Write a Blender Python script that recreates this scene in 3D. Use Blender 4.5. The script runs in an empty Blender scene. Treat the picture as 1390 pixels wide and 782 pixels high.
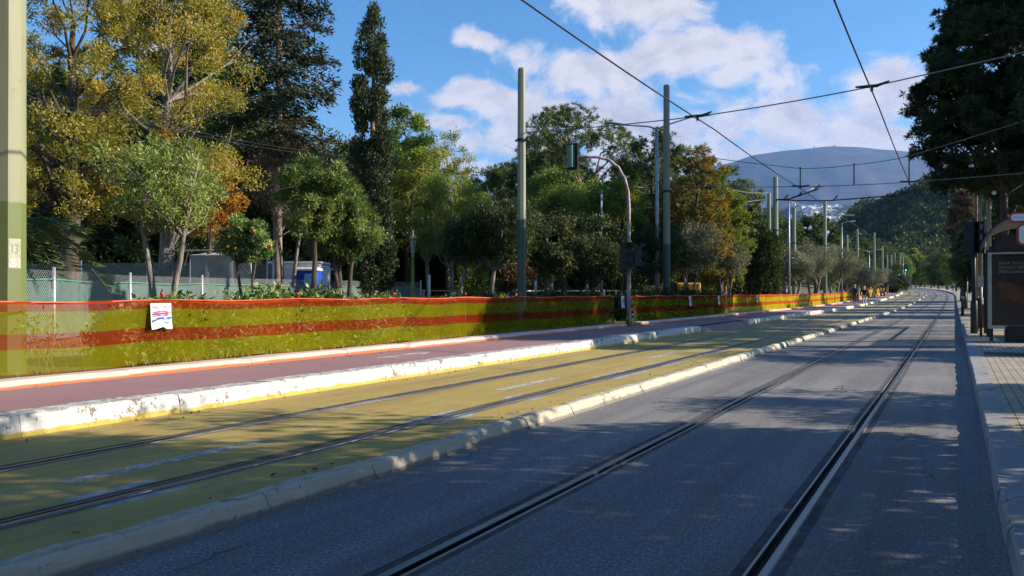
import bpy, bmesh, math, random
import numpy as np
from mathutils import Vector, Matrix

random.seed(7)
PI = math.pi
sc = bpy.context.scene
COL = sc.collection

# ------------------------------------------------------------------ survey of the place
# metres; +Y runs along the street, +X to the right-hand pavement, camera above the origin
F, HOR, EYE, TH = 1080.0, 398.0, 1.27, math.atan(600 / 1080.0)
CT, ST = math.cos(TH), math.sin(TH)
PAV, LAWN, RPAV = 0.19, 0.27, 0.12
SUN_EL, SUN_AZ = math.radians(25), math.atan2(.46, .888)      # azimuth measured from +X towards +Y


def at(px, zc):
    a = (px - 695) / F
    return (zc * (a * CT - ST), zc * (a * ST + CT))


def zh(py, zc):
    return EYE + (HOR - py) * zc / F


def on_line(px, X):
    a = (px - 695) / F
    zc = X / (a * CT - ST)
    return zc * (a * ST + CT), zc


def rise(Y):
    Y = min(Y, 420.0)
    return 0.016 * 9 * math.log1p(math.exp((Y - 78) / 9.0)) if Y < 200 else 0.016 * (Y - 78)


def bend(Y):
    t = max(0.0, Y - 122)
    return -6.5e-4 * t * t if t < 200 else -6.5e-4 * 200 * 200 - .26 * (t - 200)


def gz(X, Y):
    b = X - bend(Y)
    base = LAWN if b < -9.6 else (PAV if b < -7.3 else (RPAV if b > .3 else 0.0))
    return base + rise(Y)


# ------------------------------------------------------------------ helpers
def tag(o, label=None, cat=None, group=None, kind=None):
    if label: o['label'] = label
    if cat: o['category'] = cat
    if group: o['group'] = group
    if kind: o['kind'] = kind
    return o


def thing(name, label, cat, loc=(0, 0, 0), rz=0.0, group=None):
    o = bpy.data.objects.new(name, None)
    o.empty_display_size = .2
    COL.objects.link(o)
    o.location = loc
    o.rotation_euler = (0, 0, rz)
    return tag(o, label, cat, group)


def link(name, me, mats, parent=None, label=None):
    o = bpy.data.objects.new(name, me)
    COL.objects.link(o)
    if mats is not None:
        for m in (mats if isinstance(mats, (list, tuple)) else [mats]):
            me.materials.append(m)
    if parent is not None: o.parent = parent
    if label: o['label'] = label
    return o


def copy_thing(root, loc, rz=0.0, scale=None, label=None, group=None):
    r = root.copy()
    COL.objects.link(r)
    r.location = loc
    r.rotation_euler = (0, 0, rz)
    if scale is not None: r.scale = scale
    if label: r['label'] = label
    if group: r['group'] = group
    for ch in list(root.children):
        c = ch.copy()
        COL.objects.link(c)
        c.parent = r
        for g in list(ch.children):
            d = g.copy()
            COL.objects.link(d)
            d.parent = c
    return r


class MB:
    def __init__(s):
        s.v, s.f, s.m, s.sm = [], [], [], []
        s.uv = None

    def add(s, vs, fs, mi=0, smooth=False):
        n = len(s.v)
        s.v += [tuple(p) for p in vs]
        for f in fs:
            s.f.append(tuple(i + n for i in f)); s.m.append(mi); s.sm.append(smooth)
        return s

    def box(s, c, d, rz=0.0, mi=0, M=None):
        x, y, z = d[0] / 2, d[1] / 2, d[2] / 2
        vs = [Vector((sx * x, sy * y, sz * z)) for sz in (-1, 1) for sy in (-1, 1) for sx in (-1, 1)]
        R = M if M is not None else Matrix.Rotation(rz, 3, 'Z')
        vs = [R @ p + Vector(c) for p in vs]
        return s.add(vs, [(0, 2, 3, 1), (4, 5, 7, 6), (0, 1, 5, 4), (2, 6, 7, 3), (0, 4, 6, 2), (1, 3, 7, 5)], mi)

    def bbox(s, c, d, b=.01, rz=0.0, mi=0):
        """box with chamfered vertical and top edges"""
        x, y, z = d[0] / 2, d[1] / 2, d[2] / 2
        rings = []
        for zz, k in ((-z, 0), (z - b, 0), (z, b)):
            X, Y = x - k, y - k
            rings.append([(X - b, -Y), (X, -Y + b), (X, Y - b), (X - b, Y), (-X + b, Y), (-X, Y - b), (-X, -Y + b), (-X + b, -Y)])
        R = Matrix.Rotation(rz, 3, 'Z')
        vs = []
        for (zz, _), r in zip(((-z, 0), (z - b, 0), (z, b)), rings):
            vs += [R @ Vector((p[0], p[1], zz)) + Vector(c) for p in r]
        fs = [tuple(range(7, -1, -1)), tuple(range(16, 24))]
        for k in range(2):
            for i in range(8):
                j = (i + 1) % 8
                fs.append((k * 8 + i, k * 8 + j, k * 8 + 8 + j, k * 8 + 8 + i))
        return s.add(vs, fs, mi)

    def tube(s, pts, rad, n=6, mi=0, caps=True, smooth=True, rot=0.0):
        pts = [Vector(p) for p in pts]
        if not isinstance(rad, (list, tuple)): rad = [rad] * len(pts)
        d0 = (pts[-1] - pts[0])
        ref = Vector((1, 0, 0)) if abs(d0.normalized().x) < .8 else Vector((0, 1, 0))
        vs, fs = [], []
        L = len(pts)
        for i, p in enumerate(pts):
            d = (pts[min(i + 1, L - 1)] - pts[max(i - 1, 0)])
            if d.length < 1e-9: d = d0
            d.normalize()
            a = (ref - d * ref.dot(d)).normalized()
            b = d.cross(a)
            for k in range(n):
                t = 2 * PI * k / n + rot
                vs.append(p + (a * math.cos(t) + b * math.sin(t)) * rad[i])
        for i in range(L - 1):
            for k in range(n):
                j = (k + 1) % n
                fs.append((i * n + k, i * n + j, (i + 1) * n + j, (i + 1) * n + k))
        if caps:
            fs.append(tuple(range(n - 1, -1, -1)))
            fs.append(tuple((L - 1) * n + k for k in range(n)))
        return s.add(vs, fs, mi, smooth)

    def lathe(s, prof, n=16, c=(0, 0, 0), mi=0, smooth=True):
        vs, fs = [], []
        for r, z in prof:
            for k in range(n):
                t = 2 * PI * k / n
                vs.append((c[0] + r * math.cos(t), c[1] + r * math.sin(t), c[2] + z))
        for i in range(len(prof) - 1):
            for k in range(n):
                j = (k + 1) % n
                fs.append((i * n + k, i * n + j, (i + 1) * n + j, (i + 1) * n + k))
        fs.append(tuple(range(n - 1, -1, -1)))
        fs.append(tuple((len(prof) - 1) * n + k for k in range(n)))
        return s.add(vs, fs, mi, smooth)

    def mesh(s, name):
        me = bpy.data.meshes.new(name)
        me.from_pydata(s.v, [], s.f)
        me.polygons.foreach_set('material_index', s.m)
        me.polygons.foreach_set('use_smooth', s.sm)
        if s.uv:
            u = me.uv_layers.new(name='uv')
            li = np.empty(len(me.loops), dtype=np.int32)
            me.loops.foreach_get('vertex_index', li)
            u.data.foreach_set('uv', np.array(s.uv, dtype=np.float32)[li].ravel())
        me.update()
        return me

    def build(s, name, mats, parent=None, label=None):
        return link(name, s.mesh(name), mats, parent, label)


# ------------------------------------------------------------------ materials
class NT:
    def __init__(s, name):
        s.m = bpy.data.materials.new(name)
        s.m.use_nodes = True
        s.t = s.m.node_tree
        s.t.nodes.clear()
        s.out = s.n('ShaderNodeOutputMaterial')
        s._o = None

    def n(s, typ, **kw):
        x = s.t.nodes.new(typ)
        for k, v in kw.items(): setattr(x, k, v)
        return x

    def l(s, a, b): s.t.links.new(a, b)

    def put(s, sock, v):
        if isinstance(v, bpy.types.NodeSocket): s.l(v, sock)
        elif isinstance(v, (tuple, list)) and len(v) == 3 and sock.type == 'RGBA': sock.default_value = (*v, 1)
        else: sock.default_value = v

    def obj(s):
        if s._o is None: s._o = s.n('ShaderNodeTexCoord')
        return s._o.outputs['Object']

    def gen(s, which):
        if s._o is None: s._o = s.n('ShaderNodeTexCoord')
        return s._o.outputs[which]

    def mapping(s, scale=(1, 1, 1), rot=(0, 0, 0), vec=None):
        x = s.n('ShaderNodeMapping')
        s.l(vec or s.obj(), x.inputs[0])
        x.inputs['Scale'].default_value = scale
        x.inputs['Rotation'].default_value = rot
        return x.outputs[0]

    def noise(s, scale, detail=4, rough=.6, vec=None, dist=0.0):
        x = s.n('ShaderNodeTexNoise')
        s.l(vec or s.obj(), x.inputs['Vector'])
        x.inputs['Scale'].default_value = scale
        x.inputs['Detail'].default_value = detail
        x.inputs['Roughness'].default_value = rough
        x.inputs['Distortion'].default_value = dist
        return x.outputs['Fac']

    def voro(s, scale, feature='F1', vec=None):
        x = s.n('ShaderNodeTexVoronoi', feature=feature)
        s.l(vec or s.obj(), x.inputs['Vector'])
        x.inputs['Scale'].default_value = scale
        return x.outputs['Distance']

    def math(s, op, a, b=0.0, c=0.0):
        x = s.n('ShaderNodeMath', operation=op)
        s.put(x.inputs[0], a); s.put(x.inputs[1], b)
        if len(x.inputs) > 2: s.put(x.inputs[2], c)
        return x.outputs[0]

    def step(s, v, lo, hi, a=0.0, b=1.0):
        x = s.n('ShaderNodeMapRange', clamp=True)
        s.put(x.inputs['Value'], v)
        x.inputs['From Min'].default_value = lo; x.inputs['From Max'].default_value = hi
        x.inputs['To Min'].default_value = a; x.inputs['To Max'].default_value = b
        return x.outputs[0]

    def ramp(s, v, stops):
        x = s.n('ShaderNodeValToRGB')
        s.put(x.inputs[0], v)
        e = x.color_ramp.elements
        while len(e) < len(stops): e.new(.5)
        for i, (p, c) in enumerate(stops):
            e[i].position = p; e[i].color = (*c, 1)
        return x.outputs[0]

    def mix(s, f, a, b, mode='MIX'):
        x = s.n('ShaderNodeMix', data_type='RGBA', blend_type=mode)
        s.put(x.inputs[0], f); s.put(x.inputs[6], a); s.put(x.inputs[7], b)
        return x.outputs[2]

    def sep(s, vec=None):
        x = s.n('ShaderNodeSeparateXYZ')
        s.l(vec or s.obj(), x.inputs[0])
        return x.outputs

    def attr(s, name):
        return s.n('ShaderNodeAttribute', attribute_name=name).outputs['Fac']

    def bump(s, h, strength=.4, dist=.02):
        x = s.n('ShaderNodeBump')
        s.put(x.inputs['Height'], h)
        x.inputs['Strength'].default_value = strength
        x.inputs['Distance'].default_value = dist
        return x.outputs[0]

    def pbr(s, col, rough=.8, metal=0.0, normal=None, spec=None):
        x = s.n('ShaderNodeBsdfPrincipled')
        s.put(x.inputs['Base Color'], col)
        s.put(x.inputs['Roughness'], rough)
        s.put(x.inputs['Metallic'], metal)
        if spec is not None: x.inputs['Specular IOR Level'].default_value = spec
        if normal is not None: s.l(normal, x.inputs['Normal'])
        return x.outputs[0]

    def end(s, shader):
        s.l(shader, s.out.inputs['Surface'])
        return s.m


def simple(name, c, rough=.6, metal=0.0, var=.25, scale=6.0, bump=.15):
    t = NT(name)
    n = t.noise(scale, 5)
    col = t.mix(t.step(n, .3, .7), tuple(x * (1 - var) for x in c), tuple(min(1, x * (1 + var)) for x in c))
    return t.end(t.pbr(col, rough, metal, t.bump(t.noise(scale * 8, 3), bump, .005)))


def leafmat(name, c1, c2, c3, trans=.35, rough=.55):
    t = NT(name)
    col = t.ramp(t.attr('tint'), [(0.0, c1), (.5, c2), (1.0, c3)])
    d = t.n('ShaderNodeBsdfDiffuse'); t.l(col, d.inputs[0])
    tr = t.n('ShaderNodeBsdfTranslucent')
    t.l(t.mix(1.0, col, (1.0, 1.0, .55), 'MULTIPLY'), tr.inputs[0])
    m = t.n('ShaderNodeMixShader'); m.inputs[0].default_value = trans
    t.l(d.outputs[0], m.inputs[1]); t.l(tr.outputs[0], m.inputs[2])
    g = t.n('ShaderNodeBsdfGlossy'); g.inputs['Roughness'].default_value = rough
    g.inputs[0].default_value = (.6, .6, .6, 1)
    m2 = t.n('ShaderNodeMixShader'); m2.inputs[0].default_value = .04
    t.l(m.outputs[0], m2.inputs[1]); t.l(g.outputs[0], m2.inputs[2])
    return t.end(m2.outputs[0])


M = {}
M['leaf_gold'] = leafmat('leaf_gold', (.15, .18, .03), (.44, .37, .055), (.46, .28, .045), .45)
M['leaf_orange'] = leafmat('leaf_orange', (.24, .19, .03), (.48, .27, .03), (.38, .12, .02), .45)
M['leaf_conifer'] = leafmat('leaf_conifer', (.018, .032, .014), (.04, .062, .026), (.085, .085, .04), .12)
M['leaf_cypress'] = leafmat('leaf_cypress', (.022, .038, .014), (.05, .075, .028), (.12, .12, .05), .12)
M['leaf_green'] = leafmat('leaf_green', (.045, .10, .016), (.14, .23, .035), (.32, .38, .06), .42)
M['leaf_dark'] = leafmat('leaf_dark', (.016, .034, .010), (.045, .07, .02), (.12, .135, .04), .3)
M['leaf_lime'] = leafmat('leaf_lime', (.10, .16, .02), (.30, .32, .035), (.48, .42, .05), .48)
M['leaf_olive'] = leafmat('leaf_olive', (.10, .11, .065), (.22, .225, .14), (.38, .375, .26), .25)
M['leaf_oleander'] = leafmat('leaf_oleander', (.045, .095, .018), (.15, .22, .04), (.40, .44, .13), .35)
M['leaf_pine'] = leafmat('leaf_pine', (.045, .08, .022), (.10, .15, .035), (.19, .215, .05), .25)
M['leaf_darkpine'] = leafmat('leaf_darkpine', (.016, .030, .011), (.036, .056, .018), (.085, .10, .032), .2)
M['leaf_rust'] = leafmat('leaf_rust', (.12, .14, .025), (.32, .22, .035), (.44, .23, .04), .4)
M['leaf_brown'] = leafmat('leaf_brown', (.07, .05, .025), (.17, .10, .06), (.28, .17, .11), .25)
M['leaf_hedge'] = leafmat('leaf_hedge', (.03, .075, .015), (.15, .24, .05), (.55, .62, .26), .35)
M['leaf_palm'] = leafmat('leaf_palm', (.04, .07, .02), (.08, .12, .035), (.15, .18, .05), .25)
M['leaf_red'] = leafmat('leaf_red', (.035, .06, .02), (.09, .11, .04), (.35, .03, .03), .3)
M['grass'] = leafmat('grass', (.16, .14, .04), (.22, .21, .05), (.34, .28, .11), .3)
M['litter'] = leafmat('litter', (.16, .08, .03), (.28, .17, .05), (.10, .05, .03), .1)


def bark(name, a, b):
    t = NT(name)
    v = t.mapping((3, 3, .7))
    n = t.noise(5, 6, .7, v)
    return t.end(t.pbr(t.mix(t.step(n, .35, .65), a, b), .95, 0, t.bump(n, .9, .04)))


M['bark_dark'] = bark('bark_dark', (.035, .026, .02), (.11, .085, .065))
M['bark_grey'] = bark('bark_grey', (.10, .085, .075), (.30, .26, .23))
M['bark_tan'] = bark('bark_tan', (.16, .10, .07), (.36, .25, .18))


def m_asphalt():
    t = NT('asphalt')
    o = t.obj()
    big = t.noise(.35, 4, .6)
    streak = t.noise(1.0, 4, .6, t.mapping((2.6, .12, 1)))
    fine = t.noise(48, 3, .8)
    spk = t.voro(34)
    c = t.mix(t.step(big, .3, .7), (.245, .228, .215), (.345, .325, .305))
    c = t.mix(t.step(streak, .40, .66, 0, .65), c, (.105, .103, .105))
    c = t.mix(t.step(t.noise(.9, 6, .7), .56, .74, 0, .5), c, (.32, .31, .30))
    c = t.mix(t.step(t.noise(2.2, 6, .75, t.mapping((1, .35, 1))), .62, .70, 0, .55), c, (.06, .058, .06))
    c = t.mix(t.step(fine, .40, .62, 0, .85), c, (.085, .083, .085))
    c = t.mix(t.step(spk, .04, .24, .9, 0), c, (.50, .48, .45))
    # repair patches with their own outline
    pv = t.n('ShaderNodeTexVoronoi', feature='F1'); t.l(t.mapping((.35, .12, 1)), pv.inputs['Vector']); pv.inputs['Scale'].default_value = 1.0
    sp = t.n('ShaderNodeSeparateColor'); t.l(pv.outputs['Color'], sp.inputs[0])
    c = t.mix(t.math('MULTIPLY', t.step(sp.outputs[0], .72, .74, 0, .28), t.step(big, .4, .5)), c, (.10, .10, .103))
    # cracks
    wv = t.n('ShaderNodeVectorMath', operation='ADD')
    nz = t.n('ShaderNodeTexNoise'); t.l(o, nz.inputs['Vector']); nz.inputs['Scale'].default_value = 1.6; nz.inputs['Detail'].default_value = 5
    t.l(o, wv.inputs[0]); t.l(nz.outputs['Color'], wv.inputs[1])
    cr = t.voro(.42, 'DISTANCE_TO_EDGE', t.mapping((1, .28, 1), (0, 0, .12), wv.outputs[0]))
    crack = t.math('MULTIPLY', t.step(cr, .002, .006, .8, 0), t.step(t.noise(.6, 2), .52, .60))
    c = t.mix(crack, c, (.03, .03, .032))
    h = t.math('ADD', t.math('MULTIPLY', fine, .5), t.math('MULTIPLY', crack, -1.5))
    return t.end(t.pbr(c, t.step(big, .3, .7, .78, .92), 0, t.bump(h, .55, .012), .35))


def m_yellow():
    t = NT('yellow_lane')
    x, y, z = t.sep()
    big = t.noise(.5, 5, .65)
    streak = t.noise(1.0, 5, .65, t.mapping((3.2, .16, 1)))
    fine = t.noise(70, 3, .7)
    c = t.mix(t.step(big, .3, .7), (.40, .285, .075), (.54, .40, .12))
    c = t.mix(t.step(streak, .45, .72, 0, .6), c, (.22, .165, .06))
    c = t.mix(t.step(fine, .40, .68, 0, .6), c, (.18, .13, .04))
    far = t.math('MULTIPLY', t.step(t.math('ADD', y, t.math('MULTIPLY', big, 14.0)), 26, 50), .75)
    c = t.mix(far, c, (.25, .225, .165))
    worn = t.step(t.noise(3.2, 8, .8, t.mapping((1.5, .4, 1))), .555, .64)
    c = t.mix(t.math('MULTIPLY', worn, .8), c, (.18, .165, .14))
    # mortar repairs beside the rails
    for xr, th in ((-4.58, .52), (-6.02, .60)):
        d = t.math('ABSOLUTE', t.math('SUBTRACT', x, xr))
        e = t.math('ADD', d, t.math('MULTIPLY', t.noise(2.2, 5, .7), .22))
        m = t.math('MULTIPLY', t.step(e, .30, .315, 1, 0), t.step(t.noise(.55, 2, .5, t.mapping((.05, 1, 1))), th, th + .01))
        c = t.mix(m, c, t.mix(t.step(t.noise(9, 5), .3, .7), (.20, .20, .20), (.52, .50, .46)))
    for xr in (-4.58, -6.02):
        d = t.math('ABSOLUTE', t.math('SUBTRACT', x, xr))
        e = t.math('ADD', d, t.math('MULTIPLY', t.noise(5, 4, .7), .10))
        c = t.mix(t.step(e, .14, .20, .75, 0), c, (.06, .058, .055))
    h = t.math('ADD', t.math('MULTIPLY', fine, .4), t.noise(9, 5))
    return t.end(t.pbr(c, .8, 0, t.bump(h, .45, .012), .3))


def m_pink():
    t = NT('pink_pavement')
    big = t.noise(.45, 5, .6)
    fine = t.noise(90, 2, .7)
    streak = t.noise(1, 4, .6, t.mapping((2.0, .1, 1)))
    c = t.mix(t.step(big, .3, .7), (.29, .158, .158), (.365, .208, .205))
    c = t.mix(t.step(streak, .5, .7, 0, .35), c, (.24, .15, .165))
    c = t.mix(t.step(fine, .4, .75, 0, .35), c, (.20, .12, .13))
    return t.end(t.pbr(c, .85, 0, t.bump(fine, .3, .008), .3))


def m_kerbpaint(name, paint, stone, chip, low=None, lowcol=None, seed=0.0, top=None):
    t = NT(name)
    x, y, z = t.sep()
    v = t.mapping((1, 1, 1)); v.node.inputs['Location'].default_value = (seed, seed, 0)
    n = t.noise(9, 9, .8, v)
    n2 = t.noise(1.1, 4, .6, v)
    c = t.mix(t.step(n2, .3, .7), tuple(p * .82 for p in paint), paint)
    c = t.mix(t.step(t.noise(18, 5, .7, v), .5, .75, 0, .35), c, tuple(p * .55 for p in paint))
    m = t.step(t.math('ADD', n, t.math('MULTIPLY', t.math('SUBTRACT', n2, .5), .5)), chip, chip + .04)
    if top is not None:
        m = t.math('MAXIMUM', m, t.math('MULTIPLY', t.math('MULTIPLY', t.step(n, .46, .56), t.step(t.attr('low'), top, top + .008)), .75))
    c = t.mix(m, c, stone)
    if lowcol is not None:
        e = t.math('ADD', t.attr('low'), t.math('MULTIPLY', t.math('SUBTRACT', t.noise(2.5, 5, .7, v), .5), low[1]))
        c = t.mix(t.step(e, low[0], low[0] + .02, 1, 0), c, lowcol)
    return t.end(t.pbr(c, .85, 0, t.bump(t.math('SUBTRACT', t.noise(22, 5, .7), t.math('MULTIPLY', m, .6)), .7, .015), .3))


def m_paver():
    t = NT('paver')
    b = t.n('ShaderNodeTexBrick')
    t.l(t.mapping((1, 1, 1), (0, 0, PI / 2)), b.inputs['Vector'])
    b.offset = .5
    b.inputs['Scale'].default_value = 1.0
    b.inputs['Brick Width'].default_value = .2
    b.inputs['Row Height'].default_value = .1
    b.inputs['Mortar Size'].default_value = .006
    b.inputs['Mortar Smooth'].default_value = .3
    b.inputs['Color1'].default_value = (.33, .28, .22, 1)
    b.inputs['Color2'].default_value = (.42, .36, .285, 1)
    b.inputs['Mortar'].default_value = (.06, .06, .045, 1)
    x, y, z = t.sep()
    row = t.math('ABSOLUTE', t.math('SUBTRACT', t.math('FRACT', t.math('MULTIPLY', x, 10.0)), .5))
    moss = t.math('MULTIPLY', t.step(t.math('ADD', row, t.math('MULTIPLY', t.noise(14, 4), .12)), .50, .54), t.step(t.noise(.9, 3), .40, .52))
    c = t.mix(moss, b.outputs['Color'], (.10, .13, .02))
    c = t.mix(t.step(t.noise(1.2, 5, .7), .45, .75, 0, .5), c, (.16, .15, .135))
    return t.end(t.pbr(c, .88, 0, t.bump(t.math('SUBTRACT', t.noise(40, 4), t.math('MULTIPLY', b.outputs['Fac'], 1.2)), .6, .012), .3))


def m_lawn():
    t = NT('lawn')
    a = t.noise(.28, 5, .65)
    b = t.noise(6, 5, .7)
    c = t.mix(t.step(a, .38, .6), (.27, .21, .11), (.17, .15, .05))
    c = t.mix(t.step(b, .4, .7, 0, .7), c, (.34, .26, .16))
    c = t.mix(t.step(t.noise(55, 3, .7), .45, .7, 0, .4), c, (.09, .075, .03))
    return t.end(t.pbr(c, .95, 0, t.bump(t.noise(35, 6, .7), .9, .03), .2))


def m_soil():
    t = NT('soil')
    c = t.mix(t.step(t.noise(.08, 6, .65), .35, .65), (.09, .075, .04), (.20, .16, .10))
    c = t.mix(t.step(t.noise(.9, 5, .7), .4, .7, 0, .6), c, (.06, .065, .025))
    return t.end(t.pbr(c, .95, 0, t.bump(t.noise(4, 6), .8, .05), .2))


def m_paint(name, c, lo=.5):
    t = NT(name)
    n = t.noise(7, 6, .75)
    tr = t.n('ShaderNodeBsdfTransparent')
    p = t.pbr(t.mix(t.step(t.noise(1.5, 4), .3, .7), tuple(x * .75 for x in c), c), .75)
    m = t.n('ShaderNodeMixShader')
    t.l(t.step(n, lo, lo + .14, .85, .12), m.inputs[0])
    t.l(tr.outputs[0], m.inputs[1]); t.l(p, m.inputs[2])
    return t.end(m.outputs[0])


def m_pole(name, up, low, zb=2.1):
    t = NT(name)
    x, y, z = t.sep()
    e = t.math('ADD', z, t.math('MULTIPLY', t.math('SUBTRACT', t.noise(6, 3), .5), .06))
    c = t.mix(t.step(e, zb, zb + .015), low, up)
    drip = t.noise(1, 5, .65, t.mapping((9, 9, .5)))
    c = t.mix(t.step(drip, .45, .75, 0, .5), c, tuple(q * .5 for q in up))
    c = t.mix(t.step(t.noise(30, 4, .7), .6, .8, 0, .35), c, (.30, .27, .2))
    c = t.mix(t.step(t.noise(4.5, 8, .8, t.mapping((1.6, 1.6, .8))), .60, .66, 0, .7), c, (.16, .11, .06))
    return t.end(t.pbr(c, .55, 0, t.bump(t.noise(25, 4), .15, .006), .4))


M['asphalt'] = m_asphalt()
M['yellow'] = m_yellow()
M['pink'] = m_pink()
M['kerb_white'] = m_kerbpaint('kerb_white', (.68, .66, .61), (.22, .18, .145), .57, (.04, .12), (.50, .38, .09), 0.0, .188)
M['kerb_cream'] = m_kerbpaint('kerb_cream', (.56, .50, .38), (.26, .23, .19), .62, (.02, .05), (.22, .20, .16), 4.0, .104)
M['kerb_rose'] = m_kerbpaint('kerb_rose', (.64, .52, .44), (.36, .27, .22), .66, (.028, .03), (.52, .14, .05), 9.0)
M['kerb_stone'] = m_kerbpaint('kerb_stone', (.34, .335, .32), (.19, .18, .165), .60, None, None, 2.0)
M['paver'] = m_paver()
M['lawn'] = m_lawn()
M['soil'] = m_soil()
M['roadpaint'] = m_paint('roadpaint', (.60, .58, .53), .47)
M['roadpaint_worn'] = m_paint('roadpaint_worn', (.70, .66, .64), .47)
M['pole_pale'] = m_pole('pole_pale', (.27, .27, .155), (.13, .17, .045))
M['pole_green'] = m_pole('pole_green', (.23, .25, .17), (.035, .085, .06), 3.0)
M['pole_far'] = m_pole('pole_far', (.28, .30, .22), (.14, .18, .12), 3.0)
M['seam'] = simple('seam', (.075, .071, .068), .9, 0, .6, 5, .5)


def m_rail():
    t = NT('rail_steel')
    v = t.mapping((40, .35, 1))
    n = t.noise(1, 4, .6, v)
    c = t.mix(t.step(n, .35, .65), (.12, .11, .10), (.27, .255, .24))
    return t.end(t.pbr(c, t.step(n, .3, .7, .28, .50), 1.0))


M['rail'] = m_rail()
M['groove'] = simple('groove', (.012, .011, .010), .9, 0, .3, 20, .3)
M['metal_dark'] = simple('metal_dark', (.03, .035, .035), .5, .2)
M['metal_grey'] = simple('metal_grey', (.34, .35, .35), .45, .4)
M['galv'] = simple('galv', (.55, .56, .55), .45, .5)
M['white_paint'] = simple('white_paint', (.74, .74, .71), .55)
M['wire'] = simple('wire', (.02, .02, .022), .5, .3)
M['wire_pale'] = simple('wire_pale', (.20, .20, .19), .5, .4)
M['signal_green'] = simple('signal_green', (.012, .04, .032), .45)
M['signal_teal'] = simple('signal_teal', (.10, .24, .19), .45)
M['black'] = simple('black', (.010, .010, .011), .6)
M['lens_dark'] = simple('lens_dark', (.02, .015, .015), .2)
M['orange_plastic'] = simple('orange_plastic', (.70, .12, .03), .5)
M['red_plastic'] = simple('red_plastic', (.70, .05, .03), .45)
M['yellow_plastic'] = simple('yellow_plastic', (.75, .45, .04), .5)
M['blue_plastic'] = simple('blue_plastic', (.02, .08, .45), .4)
M['blue_pale'] = simple('blue_pale', (.15, .42, .65), .4)
M['cabin_white'] = simple('cabin_white', (.74, .74, .73), .5)
M['tarp'] = simple('tarp', (.36, .37, .38), .7, 0, .25, 3, .6)
M['rust'] = simple('rust', (.20, .09, .045), .85, 0, .5, 5, .5)
M['paper'] = simple('paper', (.78, .78, .78), .7, 0, .04, 4, .1)
M['ink_pink'] = simple('ink_pink', (.55, .06, .22), .7)
M['ink_blue'] = simple('ink_blue', (.02, .08, .50), .7)
M['ink_sky'] = simple('ink_sky', (.20, .50, .75), .7)
M['ink_grey'] = simple('ink_grey', (.25, .25, .28), .7)
M['skin'] = simple('skin', (.48, .30, .22), .6, 0, .1)
M['hair_blond'] = simple('hair_blond', (.48, .32, .16), .6)
M['hair_brown'] = simple('hair_brown', (.10, .06, .035), .6)
M['cloth_navy'] = simple('cloth_navy', (.025, .03, .06), .85)
M['cloth_teal'] = simple('cloth_teal', (.05, .20, .32), .85)
M['cloth_black'] = simple('cloth_black', (.014, .014, .018), .85)
M['cloth_grey'] = simple('cloth_grey', (.42, .42, .45), .85)
M['cloth_blue'] = simple('cloth_blue', (.03, .10, .40), .85)
M['cloth_orange'] = simple('cloth_orange', (.80, .20, .03), .8)
M['poster_dark'] = simple('poster_dark', (.016, .013, .012), .25, 0, .5, 2, .0)
M['poster_red'] = simple('poster_red', (.085, .02, .010), .3, 0, .6, 4, .0)
M['poster_brown'] = simple('poster_brown', (.06, .036, .02), .3, 0, .5, 4, .0)
M['poster_ink'] = simple('poster_ink', (.26, .25, .22), .5)
M['alu'] = simple('alu', (.38, .38, .36), .4, .6)
M['roof_blue'] = simple('roof_blue', (.02, .03, .06), .5)
M['sign_white'] = simple('sign_white', (.78, .76, .80), .5, 0, .05)
M['sign_red'] = simple('sign_red', (.36, .05, .02), .5)
M['number_white'] = simple('number_white', (.75, .75, .70), .6)
M['number_grey'] = simple('number_grey', (.22, .24, .22), .6)
M['patch'] = simple('patch', (.38, .38, .27), .6)
M['fruit'] = simple('fruit', (.75, .25, .02), .5)


def m_glass(name, c, f=.5):
    t = NT(name)
    tr = t.n('ShaderNodeBsdfTransparent'); tr.inputs[0].default_value = (*c, 1)
    g = t.n('ShaderNodeBsdfGlossy'); g.inputs['Roughness'].default_value = .08
    m = t.n('ShaderNodeMixShader'); m.inputs[0].default_value = .12
    t.l(tr.outputs[0], m.inputs[1]); t.l(g.outputs[0], m.inputs[2])
    return t.end(m.outputs[0])


M['glass_dark'] = m_glass('glass_dark', (.45, .5, .5))
M['lantern_glass'] = m_glass('lantern_glass', (.85, .88, .85))


def m_lamp(name, c, s):
    t = NT(name)
    e = t.n('ShaderNodeEmission'); e.inputs[0].default_value = (*c, 1); e.inputs[1].default_value = s
    return t.end(e.outputs[0])


M['lamp_green'] = m_lamp('lamp_green', (.05, 1, .55), 2.5)


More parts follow.
